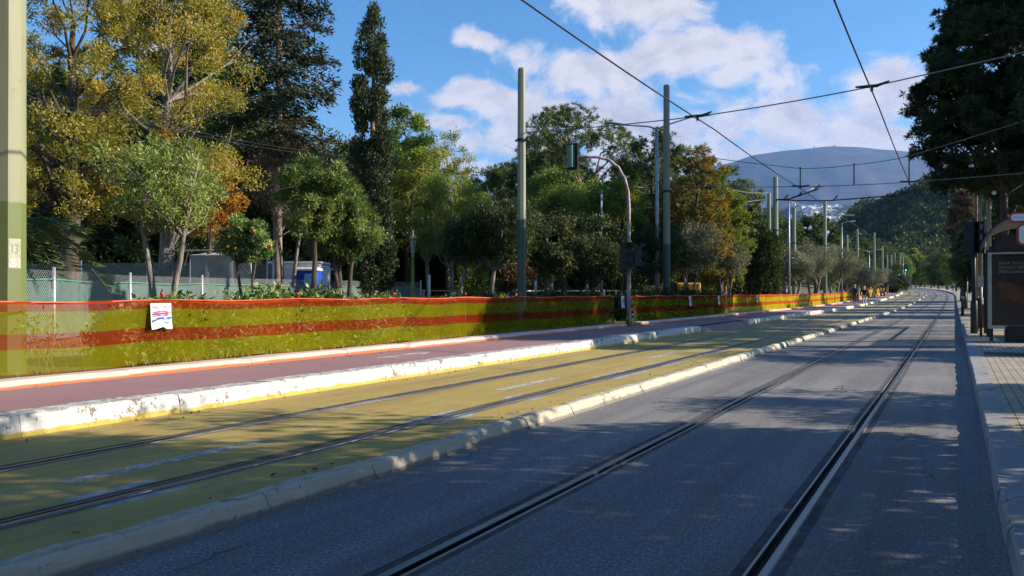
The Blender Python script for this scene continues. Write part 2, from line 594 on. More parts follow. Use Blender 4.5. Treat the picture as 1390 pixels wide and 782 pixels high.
def m_net(name, ya, yb, oa, ob, a0, a1):
    """striped plastic barrier netting: fine holes let part of the view through"""
    t = NT(name)
    uv = t.n('ShaderNodeUVMap', uv_map='uv').outputs[0]
    u, v, _ = t.sep(uv)
    wob = t.math('MULTIPLY', t.math('SUBTRACT', t.noise(1.3, 3, .5, uv), .5), .02)
    vv = t.math('ADD', v, wob)
    top = t.step(vv, .855, .862)
    mid = t.math('MULTIPLY', t.step(vv, .345, .352), t.step(vv, .555, .562, 1, 0))
    bot = t.step(vv, .012, .016, 1, 0)
    s = t.math('MAXIMUM', t.math('MAXIMUM', top, mid), bot)
    fade = t.noise(.9, 4, .6, t.mapping((1, .6, 1), (0, 0, 0), uv))
    ye = t.mix(t.step(fade, .3, .7), ya, yb)
    orr = t.mix(t.step(fade, .3, .7), oa, ob)
    c = t.mix(s, ye, orr)
    d = t.n('ShaderNodeBsdfDiffuse'); t.l(c, d.inputs[0])
    tl = t.n('ShaderNodeBsdfTranslucent'); t.l(c, tl.inputs[0])
    m = t.n('ShaderNodeMixShader'); m.inputs[0].default_value = .35
    t.l(d.outputs[0], m.inputs[1]); t.l(tl.outputs[0], m.inputs[2])
    tr = t.n('ShaderNodeBsdfTransparent')
    hem = t.step(v, .955, .96)
    a = t.math('MAXIMUM', t.step(fade, .3, .7, a0, a1), t.math('MULTIPLY', hem, .92))
    m2 = t.n('ShaderNodeMixShader'); t.l(a, m2.inputs[0])
    t.l(tr.outputs[0], m2.inputs[1]); t.l(m.outputs[0], m2.inputs[2])
    return t.end(m2.outputs[0])


M['net'] = m_net('barrier_net', (.29, .26, .005), (.36, .325, .008), (.36, .042, .010), (.44, .06, .013), .38, .48)
M['net_sunlit_tone'] = m_net('barrier_net_sunlit_tone', (.44, .37, .008), (.52, .44, .012), (.55, .09, .015), (.65, .12, .02), .70, .80)  # far net: its sunlit look put into brighter, denser colours


def m_chain(name, col, pitch=.07, w=.09):
    t = NT(name)
    uv = t.n('ShaderNodeUVMap', uv_map='uv').outputs[0]
    u, v, _ = t.sep(uv)
    k = 1 / pitch
    p = t.math('ABSOLUTE', t.math('SUBTRACT', t.math('FRACT', t.math('MULTIPLY', t.math('ADD', u, v), k)), .5))
    q = t.math('ABSOLUTE', t.math('SUBTRACT', t.math('FRACT', t.math('MULTIPLY', t.math('SUBTRACT', u, v), k)), .5))
    a = t.math('MAXIMUM', t.step(p, w, w + .02, 1, 0), t.step(q, w * .8, w + .01, 1, 0))
    tr = t.n('ShaderNodeBsdfTransparent')
    m = t.n('ShaderNodeMixShader'); t.l(a, m.inputs[0])
    t.l(tr.outputs[0], m.inputs[1]); t.l(t.pbr(col, .45, .4), m.inputs[2])
    return t.end(m.outputs[0])


M['chain'] = m_chain('chain', (.42, .45, .42), .075, .05)


def m_screen(name, c, alpha):
    t = NT(name)
    n = t.noise(2.5, 4, .6)
    d = t.n('ShaderNodeBsdfDiffuse'); t.l(t.mix(t.step(n, .3, .7), tuple(x * .7 for x in c), tuple(x * 1.25 for x in c)), d.inputs[0])
    tl = t.n('ShaderNodeBsdfTranslucent'); tl.inputs[0].default_value = (*c, 1)
    m = t.n('ShaderNodeMixShader'); m.inputs[0].default_value = .3
    t.l(d.outputs[0], m.inputs[1]); t.l(tl.outputs[0], m.inputs[2])
    tr = t.n('ShaderNodeBsdfTransparent')
    m2 = t.n('ShaderNodeMixShader'); m2.inputs[0].default_value = alpha
    t.l(tr.outputs[0], m2.inputs[1]); t.l(m.outputs[0], m2.inputs[2])
    return t.end(m2.outputs[0])


M['screen'] = m_screen('screen', (.12, .22, .19), .85)
M['screen_dark'] = m_screen('screen_dark', (.03, .065, .055), .85)
M['shade_net'] = m_screen('shade_net', (.10, .19, .17), .92)

# ------------------------------------------------------------------ setting: ground and carriageway
YS = [-14 + i * 1.0 for i in range(15)] + [1 + i * .5 for i in range(118)] + [60 + i * 2.0 for i in range(141)] + [342 + 8 * i for i in range(12)]


def sheet(name, strips, mat, y0=-14, y1=430, zoff=0.0):
    b = MB()
    ys = [y for y in YS if y0 <= y <= y1]
    if ys[0] > y0: ys.insert(0, y0)
    if ys[-1] < y1: ys.append(y1)
    for xa, xb in strips:
        n = max(1, int((xb - xa) / 1.2))
        vs, fs = [], []
        for y in ys:
            for k in range(n + 1):
                vs.append((xa + (xb - xa) * k / n + bend(y), y, zoff + rise(y)))
        w = n + 1
        for i in range(len(ys) - 1):
            for k in range(n):
                fs.append((i * w + k, i * w + k + 1, (i + 1) * w + k + 1, (i + 1) * w + k))
        b.add(vs, fs)
    o = b.build(name, mat)
    return tag(o, kind='structure')


RAILS = [-.78, -2.22, -4.58, -6.02]
HW = .108
sheet('road', [(-3.6, RAILS[1] - HW), (RAILS[1] + HW, RAILS[0] - HW), (RAILS[0] + HW, .26)], M['asphalt'])
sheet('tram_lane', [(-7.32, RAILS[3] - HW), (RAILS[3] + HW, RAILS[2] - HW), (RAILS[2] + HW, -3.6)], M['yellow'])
sheet('pavement', [(-9.36, -7.5)], M['pink'], zoff=PAV)
sheet('right_pavement', [(.40, 4.6)], M['paver'], zoff=RPAV)
sheet('lawn', [(-26, -9.58)], M['lawn'], zoff=LAWN)

# wide ground sheet
gx = sorted(set([-14000, -6000, -3000, -1500, -800, -400, -250, -160, -110, -80, -60, -45, -35, -27, -20, -12, -5, 0, 6, 15, 30, 60, 110, 200, 400, 800, 1500, 3000, 6000, 14000]))
gy = sorted(set([-4000, -2500, -1000, -300, -100, -40, -14] + list(range(0, 420, 12)) + [420, 460, 520, 600, 800, 1200, 2000, 4000, 7000, 15000]))
b = MB()
b.add([(x, y, rise(y) + (-.06 if -30 < x - bend(y) < 6 else .18)) for y in gy for x in gx],
      [(j * len(gx) + i, j * len(gx) + i + 1, (j + 1) * len(gx) + i + 1, (j + 1) * len(gx) + i) for j in range(len(gy) - 1) for i in range(len(gx) - 1)])
tag(b.build('ground', M['soil']), kind='structure')


def kerb(name, prof, mat, runs, seg=1.0, jit=.012, seed=1, low0=0.0):
    """kerb made of individual stones: prof = cross-section (x, z); runs = [(y0, y1)]"""
    rng = random.Random(seed)
    b = MB(); low = []
    for y0, y1 in runs:
        y = y0
        while y < y1 - .05:
            L = min(seg * rng.uniform(.85, 1.15), y1 - y)
            if y1 - (y + L) < .3: L = y1 - y
            nn = 4 if y < 40 else 2
            dx, dz = rng.gauss(0, jit), rng.gauss(0, jit * .6)
            rows = []
            for i in range(nn + 1):
                yy = y + .002 + (L - .007) * i / nn
                e = .006 if i in (0, nn) else 0
                rows.append([(px + dx + bend(yy) + rng.gauss(0, .003) * (pz > .03), yy, max(-.02, pz - e * (pz > .03)) + dz * (pz > .03) + rise(yy) + rng.gauss(0, .003) * (pz > .03)) for px, pz in prof])
                low += [pz - low0 for px, pz in prof]
            w = len(prof)
            fs = [(i * w + k, (i + 1) * w + k, (i + 1) * w + k + 1, i * w + k + 1) for i in range(nn) for k in range(w - 1)]
            fs += [tuple(range(w)), tuple(nn * w + k for k in range(w - 1, -1, -1))]
            b.add([p for r in rows for p in r], fs)
            y += L
    me = b.mesh(name)
    a = me.attributes.new('low', 'FLOAT', 'POINT')
    a.data.foreach_set('value', np.array(low, dtype=np.float32))
    return tag(link(name, me, mat), kind='structure')


kerb('kerb_white', [(-7.52, .0), (-7.52, .192), (-7.50, .20), (-7.245, .203), (-7.222, .194), (-7.205, .165), (-7.185, .06), (-7.175, -.02)], M['kerb_white'], [(-14, 25.6), (32.5, 64), (64.4, 300)], 1.5, .0035, 2)
kerb('kerb_ramp', [(-7.56, .02), (-7.54, .165), (-7.3, .10), (-7.1, -.015)], M['pink'], [(25.6, 32.5)], 3.5, .004, 3)
kerb('kerb_rose', [(-9.63, .20), (-9.62, .275), (-9.59, .288), (-9.32, .287), (-9.285, .26), (-9.26, .18)], M['kerb_rose'], [(-14, 24.4), (25.7, 300)], 1.9, .004, 4, .19)
kerb('kerb_stone', [(.225, -.02), (.235, .10), (.25, .122), (.43, .128), (.44, .05)], M['kerb_stone'], [(-14, 60), (60, 300)], .95, .0035, 5)
sep_runs = [(-14, 26.5)]
yy = 27.1
_r = random.Random(5)
while yy < 150:
    L = _r.choice([1.2, 1.9, 2.6])
    sep_runs.append((yy, yy + L)); yy += L + _r.uniform(.4, .7)
kerb('lane_separator', [(-3.67, -.01), (-3.66, .065), (-3.64, .098), (-3.61, .108), (-3.535, .109), (-3.505, .095), (-3.485, .06), (-3.455, -.01)], M['kerb_cream'], sep_runs, 1.05, .006, 6)

# rails: each one rail, grooved, flush with the lane
RL = [('polished steel tram rail nearest the right-hand kerb', 1), ('polished steel tram rail just right of the cream concrete separator', -1),
      ('steel tram rail in the yellow lane nearest the cream concrete separator', 1), ('steel tram rail in the yellow lane nearest the white pavement kerb', -1)]
for xr, (lab, sd) in zip(RAILS, RL):
    root = thing('tram_rail', lab, 'tram rail')
    ys = [y for y in YS if y <= 330]

    def strip(prof):
        bb = MB(); w = len(prof)
        vs = [(xr + sd * px + bend(y), y, pz + rise(y)) for y in ys for px, pz in prof]
        fs = []
        for i in range(len(ys) - 1):
            for k in range(w - 1):
                q = (i * w + k, i * w + k + 1, (i + 1) * w + k + 1, (i + 1) * w + k)
                fs.append(q if sd > 0 else q[::-1])
        return bb.add(vs, fs)
    strip([(.002, -.03), (.004, .001), (.010, .005), (.044, .005), (.052, .001), (.056, -.01)]).build('rail_head', M['rail'], root)
    strip([(-.060, -.01), (-.058, .000), (-.054, .002), (-.042, .002), (-.038, -.03)]).build('rail_lip', M['rail'], root)
    strip([(-.037, -.028), (.003, -.028)]).build('groove', M['groove'], root)
    strip([(-.112, -.002), (-.061, -.006)]).build('seam', M['seam'], root)
    s2 = strip([(.055, -.006), (.112, -.002)]).build('seam', M['seam'], root)

# dashes in the yellow lane, worn arrow on the pavement
for i, y in enumerate([3.2, 9.0, 14.8, 20.6, 26.3, 32.0, 37.8]):
    b = MB()
    b.add([(-5.27, y, .004), (-5.13, y, .004), (-5.13, y + 1.75, .004), (-5.27, y + 1.75, .004)], [(0, 1, 2, 3)])
    tag(b.build('road_marking', M['roadpaint']), kind='structure')
b = MB()
for y in (10.4,):
    z = PAV + .004
    b.add([(-8.42, y, z), (-8.32, y, z), (-8.32, y + 1.0, z), (-8.42, y + 1.0, z)], [(0, 1, 2, 3)])
    b.add([(-8.62, y + 1.0, z), (-8.12, y + 1.0, z), (-8.37, y + 1.6, z)], [(0, 1, 2)])
    b.add([(-8.37, y + .1, z + .003), (-8.05, y + .25, z + .003), (-8.05, y + .36, z + .003), (-8.37, y + .25, z + .003)], [(0, 1, 2, 3)])
tag(b.build('pavement_marking', M['roadpaint_worn']), kind='structure')


# ------------------------------------------------------------------ foliage
def leaves_mesh(name, P, A, L, W, tint, rng, fold=0.0):
    n = len(P)
    R = rng.normal(size=(n, 3))
    B = np.cross(A, R); B /= (np.linalg.norm(B, axis=1, keepdims=True) + 1e-9)
    L = np.asarray(L).reshape(-1, 1) * np.ones((n, 1)); W = np.asarray(W).reshape(-1, 1) * np.ones((n, 1))
    V = np.empty((n, 4, 3), dtype=np.float32)
    V[:, 0] = P
    V[:, 1] = P + A * L * .45 + B * W * .5
    V[:, 2] = P + A * L
    V[:, 3] = P + A * L * .45 - B * W * .5
    me = bpy.data.meshes.new(name)
    me.vertices.add(4 * n); me.loops.add(4 * n); me.polygons.add(n)
    me.vertices.foreach_set('co', V.ravel())
    me.loops.foreach_set('vertex_index', np.arange(4 * n, dtype=np.int32))
    me.polygons.foreach_set('loop_start', np.arange(0, 4 * n, 4, dtype=np.int32))
    a = me.attributes.new('tint', 'FLOAT', 'FACE')
    a.data.foreach_set('value', np.clip(tint, 0, 1).astype(np.float32))
    me.update(calc_edges=True)
    return me


def unit(v): return v / (np.linalg.norm(v, axis=-1, keepdims=True) + 1e-9)


SHAPES = {
    'round': lambda t: np.sqrt(np.clip(1 - (2 * t - 1) ** 2, 0, 1)) ** .8,
    'dome': lambda t: np.clip(np.sin(np.clip(t * .85 + .12, 0, 1) * PI), 0, 1) ** .6 * (1.12 - .45 * t),
    'cone': lambda t: (1 - t) ** .75 * np.clip(t * 7 + .35, 0, 1) + .05,
    'column': lambda t: np.clip(t * 4 + .6, 0, 1) * (np.clip((1 - t) * 6, 0, 1) ** .7) * (1.15 - .62 * t) + .03,
    'umbrella': lambda t: np.clip(np.sin(np.clip(t * .7 + .3, 0, 1) * PI), 0, 1) ** .5,
    'bush': lambda t: np.clip(1 - t ** 2.6, 0, 1) ** .6 * np.clip(t * 3 + .7, 0, 1),
}


def make_tree(name, H, cb, R, shape='round', leaf='leaf_green', bk='bark_dark', trunk_r=.15, ncl=60, cr=.18, per=300, L=.11, W=.055, style='leaf',
              seed=1, lean=(0, 0), trunks=1, dens=.35, limb=True, up=.25, wob=.25, tintbias=0.0):
    """meshes (trunk, crown) of a tree standing at the origin"""
    rng = np.random.default_rng(seed)
    ch = H - cb
    # cluster centres
    t = rng.random(ncl * 4); ang = rng.random(ncl * 4) * 2 * PI
    f = SHAPES[shape]
    prof = f(t)
    keep = rng.random(ncl * 4) < (prof / prof.max()) ** (1.2 if shape != 'cone' else 1.0) + .08
    t, ang, prof = t[keep][:ncl], ang[keep][:ncl], prof[keep][:ncl]
    ph = rng.random(4) * 6.28
    lob = 1 + wob * (np.sin(2 * ang + ph[0] + 4 * t) * .5 + np.sin(3 * ang + ph[1] - 6 * t) * .5 + np.sin(5 * ang + ph[2] + 9 * t) * .35)
    rr = R * prof * lob * (dens + (1 - dens) * np.sqrt(rng.random(len(t))))
    C = np.stack([rr * np.cos(ang) + lean[0] * (cb + t * ch) / H, rr * np.sin(ang) + lean[1] * (cb + t * ch) / H, cb + t * ch * (1 - cr * .3)], 1)
    crad = R * cr * (.65 + .7 * rng.random(len(t)))
    # wood
    b = MB()
    wr = random.Random(seed)
    paths = []
    for k in range(trunks):
        a0 = k * 2 * PI / max(1, trunks) + .5
        sp = (.0 if trunks == 1 else 1.0)
        base = Vector((sp * trunk_r * 1.4 * math.cos(a0), sp * trunk_r * 1.4 * math.sin(a0), -.1))
        tx = lean[0] + sp * R * .5 * math.cos(a0); ty = lean[1] + sp * R * .5 * math.sin(a0)
        pts, rad = [], []
        N = 9
        topz = cb + ch * (.9 if shape in ('cone', 'column') else .72)
        for i in range(N):
            s = i / (N - 1)
            pts.append(Vector((base.x + tx * s ** 1.4 + wr.gauss(0, .03) * H * .12 * (i > 0), base.y + ty * s ** 1.4 + wr.gauss(0, .03) * H * .12 * (i > 0), -.1 + (topz + .1) * s)))
            rad.append(trunk_r * (1.25 if i == 0 else 1) * (1 - .82 * s) + .008)
        b.tube(pts, rad, 9)
        paths.append((pts, rad))
    if limb:
        nl = min(len(C), 46)
        for i in range(nl):
            c = Vector(C[i])
            pts, rad = paths[i % trunks]
            zt = max(cb * .72, c.z - (Vector((c.x, c.y, 0)) - Vector((pts[4].x, pts[4].y, 0))).length * wr.uniform(.5, 1.1))
            j = min(range(len(pts)), key=lambda q: abs(pts[q].z - zt))
            p0, r0 = pts[j], rad[j]
            m1 = p0.lerp(c, .35) + Vector((wr.gauss(0, .06), wr.gauss(0, .06), wr.gauss(.03, .05))) * R
            m2 = p0.lerp(c, .72) + Vector((wr.gauss(0, .07), wr.gauss(0, .07), wr.gauss(.05, .05))) * R
            rb = min(r0 * .6, trunk_r * .38)
            b.tube([p0, m1, m2, c], [rb, rb * .65, rb * .38, .006], 5, caps=False)
            for q in range(2):
                e = c + Vector((wr.gauss(0, 1), wr.gauss(0, 1), wr.gauss(.3, .8))) * float(crad[i]) * .9
                b.tube([m2, m2.lerp(e, .5) + Vector((wr.gauss(0, .03), wr.gauss(0, .03), .03)) * R, e], [rb * .32, rb * .2, .004], 4, caps=False)
    wood = b.mesh(name + '_wood')
    wood.materials.append(M[bk])
    # leaves
    n = per * len(C)
    ci = np.repeat(np.arange(len(C)), per)
    d = unit(rng.normal(size=(n, 3)))
    q = rng.random(n) ** .5
    if style == 'needle':
        # tufts: needles radiating from points of the clump
        nt = max(4, per // 26)
        td = unit(rng.normal(size=(len(C), nt, 3))); tq = rng.random((len(C), nt, 1)) ** .45
        T = C[:, None, :] + td * tq * crad[:, None, None] * np.array([1.15, 1.15, .72])
        pick = rng.integers(0, nt, n)
        P = T[ci, pick]
        A = unit(d + np.array([0, 0, up]) + td[ci, pick] * .5)
        P = P + A * L * .06
        tint = .5 + .18 * rng.normal(size=len(C))[ci] + .14 * rng.normal(size=(len(C), nt))[ci, pick] + .10 * rng.normal(size=n)
        Ls = L * (.7 + .6 * rng.random(n)); Ws = W * (.7 + .6 * rng.random(n))
    elif style == 'spray':
        P = C[ci] + d * q[:, None] * crad[ci][:, None] * np.array([1, 1, 1.35])
        out = unit(np.stack([P[:, 0] - lean[0] * .5, P[:, 1] - lean[1] * .5, np.zeros(n)], 1))
        A = unit(np.array([0, 0, 1.0]) * up * 4 + out * .6 + .55 * rng.normal(size=(n, 3)))
        tint = .45 + .15 * rng.normal(size=len(C))[ci] + .2 * rng.normal(size=n)
        Ls = L * (.6 + .8 * rng.random(n)); Ws = W * (.6 + .8 * rng.random(n))
    else:
        P = C[ci] + d * q[:, None] * crad[ci][:, None] * np.array([1.1, 1.1, .85])
        A = unit(d * .7 + rng.normal(size=(n, 3)) * .8 + np.array([0, 0, up]))
        tint = .5 + .22 * rng.normal(size=len(C))[ci] + .2 * rng.normal(size=n)
        Ls = L * (.6 + .8 * rng.random(n)); Ws = W * (.6 + .8 * rng.random(n))
    crown = leaves_mesh(name + '_crown', P, A, Ls, Ws, tint + tintbias, rng)
    crown.materials.append(M[leaf])
    return wood, crown


def make_whorl(name, H, cb, R, leaf='leaf_conifer', bk='bark_tan', trunk_r=.18, seed=1, nb=150, per=150, L=.13, W=.045, droop=.25, top=.12, power=.7):
    """tall conifer: boughs in whorls, hanging foliage along each bough"""
    rng = np.random.default_rng(seed); wr = random.Random(seed)
    b = MB()
    pts = [Vector((wr.gauss(0, .04), wr.gauss(0, .04), -.1 + (H + .1) * i / 9)) for i in range(10)]
    b.tube(pts, [trunk_r * (1 - .9 * i / 9) + .01 for i in range(10)], 9)
    P, A, T = [], [], []
    for i in range(nb):
        s = (i + rng.random()) / nb
        z = cb + (H - cb) * s
        ln = R * ((1 - s) ** power * .93 + top * .5) * rng.uniform(.45, 1.12) * min(1, .55 + s * 4)
        a = rng.random() * 2 * PI
        d = np.array([math.cos(a), math.sin(a), 0.0])
        rise0 = rng.uniform(-.1, .35)
        k = np.linspace(.12, 1, 7)
        path = np.stack([d[0] * ln * k, d[1] * ln * k, z + ln * (rise0 * k - droop * k ** 2 + .12 * np.clip(k - .75, 0, 1))], 1)
        b.tube([(0, 0, z)] + [tuple(p) for p in path], [trunk_r * .22 * (1 - s * .6)] + [trunk_r * .2 * (1 - s * .6) * (1 - .8 * kk) + .004 for kk in k], 4, caps=False)
        m = int(per * (.35 + ln / R))
        u = rng.random(m) ** .7
        idx = u * 6; i0 = np.clip(idx.astype(int), 0, 5); fr = (idx - i0)[:, None]
        base = path[i0] * (1 - fr) + path[i0 + 1] * fr
        side = np.array([-d[1], d[0], 0.0])
        wd = (.10 + .22 * np.sin(np.clip(u, 0, 1) * PI * .9)) * ln * .55 + .06
        off = rng.normal(size=(m, 1)) * wd[:, None] * side * .8
        off = off + np.array([0, 0, -1.0]) * np.abs(rng.normal(size=(m, 1))) * wd[:, None] * .5
        P.append(base + off)
        A.append(unit(d * .7 + np.sign(rng.normal(size=(m, 1))) * side * .6 + np.array([0, 0, -.25]) + rng.normal(size=(m, 3)) * .5))
        T.append(.42 + .16 * rng.normal() + .16 * rng.normal(size=m))
    P = np.concatenate(P); A = np.concatenate(A); T = np.concatenate(T)
    n = len(P)
    wood = b.mesh(name + '_wood'); wood.materials.append(M[bk])
    crown = leaves_mesh(name + '_crown', P, A, L * (.6 + .8 * rng.random(n)), W * (.6 + .8 * rng.random(n)), T, rng)
    crown.materials.append(M[leaf])
    return wood, crown


MESHES = {}


def plant(name, label, cat, px, zc, meshes, group=None, rz=0.0, scale=None, xy=None):
    x, y = xy if xy else at(px, zc)
    root = thing(name, label, cat, (x, y, gz(x, y)), rz, group)
    if scale: root.scale = scale
    link('trunk', meshes[0], None, root)
    link('crown', meshes[1], None, root)
    return root


def tree(name, label, px, zc, ytop, ycb, half, cat='tree', group=None, kind=None, rz=0.0, **kw):
    x, y = at(px, zc)
    g = gz(x, y)
    H = zh(ytop, zc) - g; cb = max(.15, zh(ycb, zc) - g); R = half * zc / F
    fn = make_whorl if kind == 'whorl' else make_tree
    return plant(name, label, cat, px, zc, fn(name, H, cb, R, **kw), group, rz)


# --- left-hand side, front to back
tree('autumn_tree', 'golden autumn tree with thick dark trunk beside the pale green pole', 96, 23, -75, 300, 108, leaf='leaf_gold', bk='bark_dark', trunk_r=.30, ncl=100, cr=.15, per=280, L=.105, W=.042, seed=11, dens=.2)
tree('autumn_tree', 'golden brown autumn tree between the dark trunk and the tall bare-stemmed conifer', 225, 25, -70, 300, 122, leaf='leaf_gold', bk='bark_grey', trunk_r=.27, ncl=125, cr=.15, per=290, L=.105, W=.042, seed=12, dens=.2, tintbias=.06)
tree('autumn_tree', 'low orange-leaved tree behind the small multi-stemmed tree', 284, 27, 205, 325, 44, leaf='leaf_orange', bk='bark_dark', trunk_r=.12, ncl=40, cr=.28, per=240, L=.14, W=.06, seed=13)
tree('oleander_tree', 'small pale green tree with several slim stems rising from the hedge', 222, 13.6, 188, 306, 76, leaf='leaf_oleander', bk='bark_grey', trunk_r=.065, ncl=95, cr=.21, per=130, L=.10, W=.022, seed=14, trunks=2, dens=.12, up=.6, wob=.45, tintbias=.12)
tree('citrus_tree', 'small bright green citrus tree with orange fruit by the grey tarpaulin shelter', 334, 25, 290, 350, 32, leaf='leaf_hedge', bk='bark_dark', trunk_r=.06, ncl=40, cr=.3, per=150, L=.12, W=.06, seed=15, trunks=2)
tree('tall_conifer', 'very tall dark conifer with straight bare lower trunk', 377, 31, -330, 246, 98, kind='whorl', leaf='leaf_conifer', bk='bark_tan', trunk_r=.19, seed=16, nb=270, per=210, L=.20, W=.065, power=.6)
tree('tall_conifer', 'second dark conifer showing through the golden autumn crowns', 262, 38, -220, 200, 70, kind='whorl', leaf='leaf_conifer', bk='bark_dark', trunk_r=.2, seed=116, nb=190, per=190, L=.24, W=.08, power=.6)
tree('withered_tree', 'reddish brown withered tree tangled at the foot of the tall conifer', 392, 29.5, 172, 300, 48, leaf='leaf_brown', bk='bark_grey', trunk_r=.08, ncl=60, cr=.24, per=110, L=.13, W=.03, seed=17, trunks=2, dens=.4)
tree('oleander_tree', 'leafy narrow-leaved tree with dark stem left of the cypress', 427, 19, 208, 318, 42, leaf='leaf_oleander', bk='bark_dark', trunk_r=.08, ncl=70, cr=.24, per=260, L=.12, W=.026, seed=18, tintbias=-.1, wob=.4)
tree('cypress', 'tall slim cypress standing against the blue sky', 505, 28.5, -42, 398, 25, leaf='leaf_cypress', bk='bark_tan', trunk_r=.16, shape='column', ncl=230, cr=.36, per=190, L=.13, W=.05, style='spray', seed=19, dens=.55, limb=False, wob=.3)
tree('oleander_tree', 'dense oleander in front of the foot of the slim cypress', 464, 20, 240, 352, 40, leaf='leaf_oleander', bk='bark_dark', trunk_r=.07, ncl=85, cr=.24, per=260, L=.12, W=.026, seed=20, trunks=3, tintbias=-.15, wob=.4)
tree('evergreen_tree', 'bright green domed tree right behind the slim cypress', 552, 40, 138, 330, 46, leaf='leaf_green', bk='bark_dark', trunk_r=.2, ncl=80, cr=.25, per=260, L=.16, W=.07, seed=21)
tree('lime_tree', 'yellow-green tree between the slim cypress and the park lantern', 580, 37, 196, 335, 50, leaf='leaf_lime', bk='bark_grey', trunk_r=.12, ncl=70, cr=.24, per=240, L=.13, W=.05, seed=22, tintbias=-.15)
tree('sparse_tree', 'thin-crowned yellowing tree whose twigs show against the sky', 608, 42, 166, 330, 36, leaf='leaf_lime', bk='bark_grey', trunk_r=.14, ncl=60, cr=.22, per=90, L=.15, W=.05, seed=23, dens=.2, tintbias=-.05)
tree('willowy_tree', 'pale green feathery tree above the park lantern', 612, 35, 225, 345, 48, leaf='leaf_green', bk='bark_grey', trunk_r=.11, ncl=80, cr=.22, per=300, L=.13, W=.028, seed=24, up=-.4, tintbias=.2)
tree('olive_tree', 'dark olive with slanting pale stem right of the park lantern', 617, 25, 300, 352, 40, leaf='leaf_dark', bk='bark_grey', trunk_r=.09, ncl=55, cr=.28, per=240, L=.12, W=.035, seed=25, lean=(.6, .3))
tree('olive_tree', 'dark olive with slanting pale stem left of the green-footed mast', 662, 25, 268, 350, 50, leaf='leaf_dark', bk='bark_grey', trunk_r=.09, ncl=80, cr=.26, per=240, L=.12, W=.035, seed=26, lean=(.5, .25), tintbias=.1)
tree('flowering_shrub', 'shrub with dark red flowers beside the green-footed mast', 694, 27, 318, 392, 28, cat='shrub', leaf='leaf_red', bk='bark_dark', shape='bush', trunk_r=.05, ncl=50, cr=.3, per=150, L=.11, W=.06, seed=27, tintbias=-.1)
tree('pine_tree', 'blue-green pine low behind the sparse yellowing tree', 660, 50, 222, 310, 42, leaf='leaf_pine', bk='bark_dark', trunk_r=.2, ncl=50, cr=.26, per=340, L=.26, W=.035, style='needle', seed=28)
tree('umbrella_pine', 'big flat-topped pine with bare leaning limbs behind the signal arm', 812, 45, 144, 236, 82, leaf='leaf_pine', bk='bark_tan', trunk_r=.32, shape='umbrella', ncl=48, cr=.22, per=620, L=.25, W=.035, style='needle', seed=29, lean=(-1.7, -.6), dens=.2, wob=.45)
tree('pine_tree', 'dense pine under the flat-topped pine, left of the signal arm', 735, 44, 200, 330, 46, leaf='leaf_pine', bk='bark_dark', trunk_r=.22, ncl=75, cr=.25, per=360, L=.25, W=.04, style='needle', seed=30)
tree('broadleaf_tree', 'bright green broadleaf tree behind the curved signal arm', 765, 37, 228, 352, 62, leaf='leaf_green', bk='bark_dark', trunk_r=.16, ncl=100, cr=.22, per=340, L=.12, W=.052, seed=31, wob=.4)
tree('broadleaf_tree', 'dark broadleaf tree with twiggy crown right of the green-footed mast', 742, 29, 285, 372, 46, leaf='leaf_dark', bk='bark_grey', trunk_r=.10, ncl=70, cr=.27, per=230, L=.12, W=.05, seed=32, tintbias=.1)
tree('broadleaf_tree', 'dark broadleaf tree behind the foot of the signal post', 805, 30, 290, 378, 52, leaf='leaf_dark', bk='bark_dark', trunk_r=.11, ncl=75, cr=.26, per=230, L=.12, W=.05, seed=33)
tree('broadleaf_tree', 'yellow-tinged tree just right of the curved signal post', 845, 36, 235, 372, 40, leaf='leaf_lime', bk='bark_dark', trunk_r=.13, ncl=70, cr=.26, per=220, L=.14, W=.05, seed=34, tintbias=-.35)
tree('pine_tree', 'dark pine rising behind the double-armed street lamp', 886, 46, 166, 345, 44, leaf='leaf_pine', bk='bark_dark', trunk_r=.24, ncl=95, cr=.24, per=340, L=.25, W=.04, style='needle', seed=35, tintbias=-.15)
tree('rusty_conifer', 'broad conifer turning rusty orange right of the double-armed street lamp', 946, 43, 188, 370, 52, leaf='leaf_rust', bk='bark_dark', shape='dome', trunk_r=.2, ncl=120, cr=.22, per=330, L=.2, W=.04, style='needle', seed=36, up=-.3, tintbias=-.2)
tree('broad_conifer', 'yellow-green conifer at the right edge of the rusty one', 978, 46, 212, 385, 42, leaf='leaf_lime', bk='bark_dark', shape='dome', trunk_r=.2, ncl=95, cr=.24, per=330, L=.22, W=.045, style='needle', seed=37, up=-.2, tintbias=-.35)
tree('evergreen_tree', 'dark evergreen low between the rusty conifer and the pointed cypress', 1012, 56, 268, 385, 32, leaf='leaf_dark', bk='bark_dark', trunk_r=.16, ncl=70, cr=.27, per=240, L=.2, W=.08, seed=38, tintbias=.15)
tree('young_tree', 'young tree with pale leaning stems behind the net with two notices', 935, 37.5, 300, 362, 40, leaf='leaf_olive', bk='bark_grey', trunk_r=.06, ncl=60, cr=.28, per=170, L=.13, W=.04, seed=39, trunks=3, tintbias=-.3)
tree('young_tree', 'young tree with pale slanting stem left of the pointed cypress', 985, 44, 318, 368, 32, leaf='leaf_olive', bk='bark_grey', trunk_r=.07, ncl=50, cr=.3, per=170, L=.14, W=.04, seed=40, trunks=2, tintbias=-.35)
tree('broadleaf_tree', 'dark bushy tree behind the mast nearest the double-armed lamp', 893, 35, 300, 375, 38, leaf='leaf_dark', bk='bark_dark', trunk_r=.10, ncl=60, cr=.28, per=220, L=.13, W=.05, seed=41, tintbias=.1)
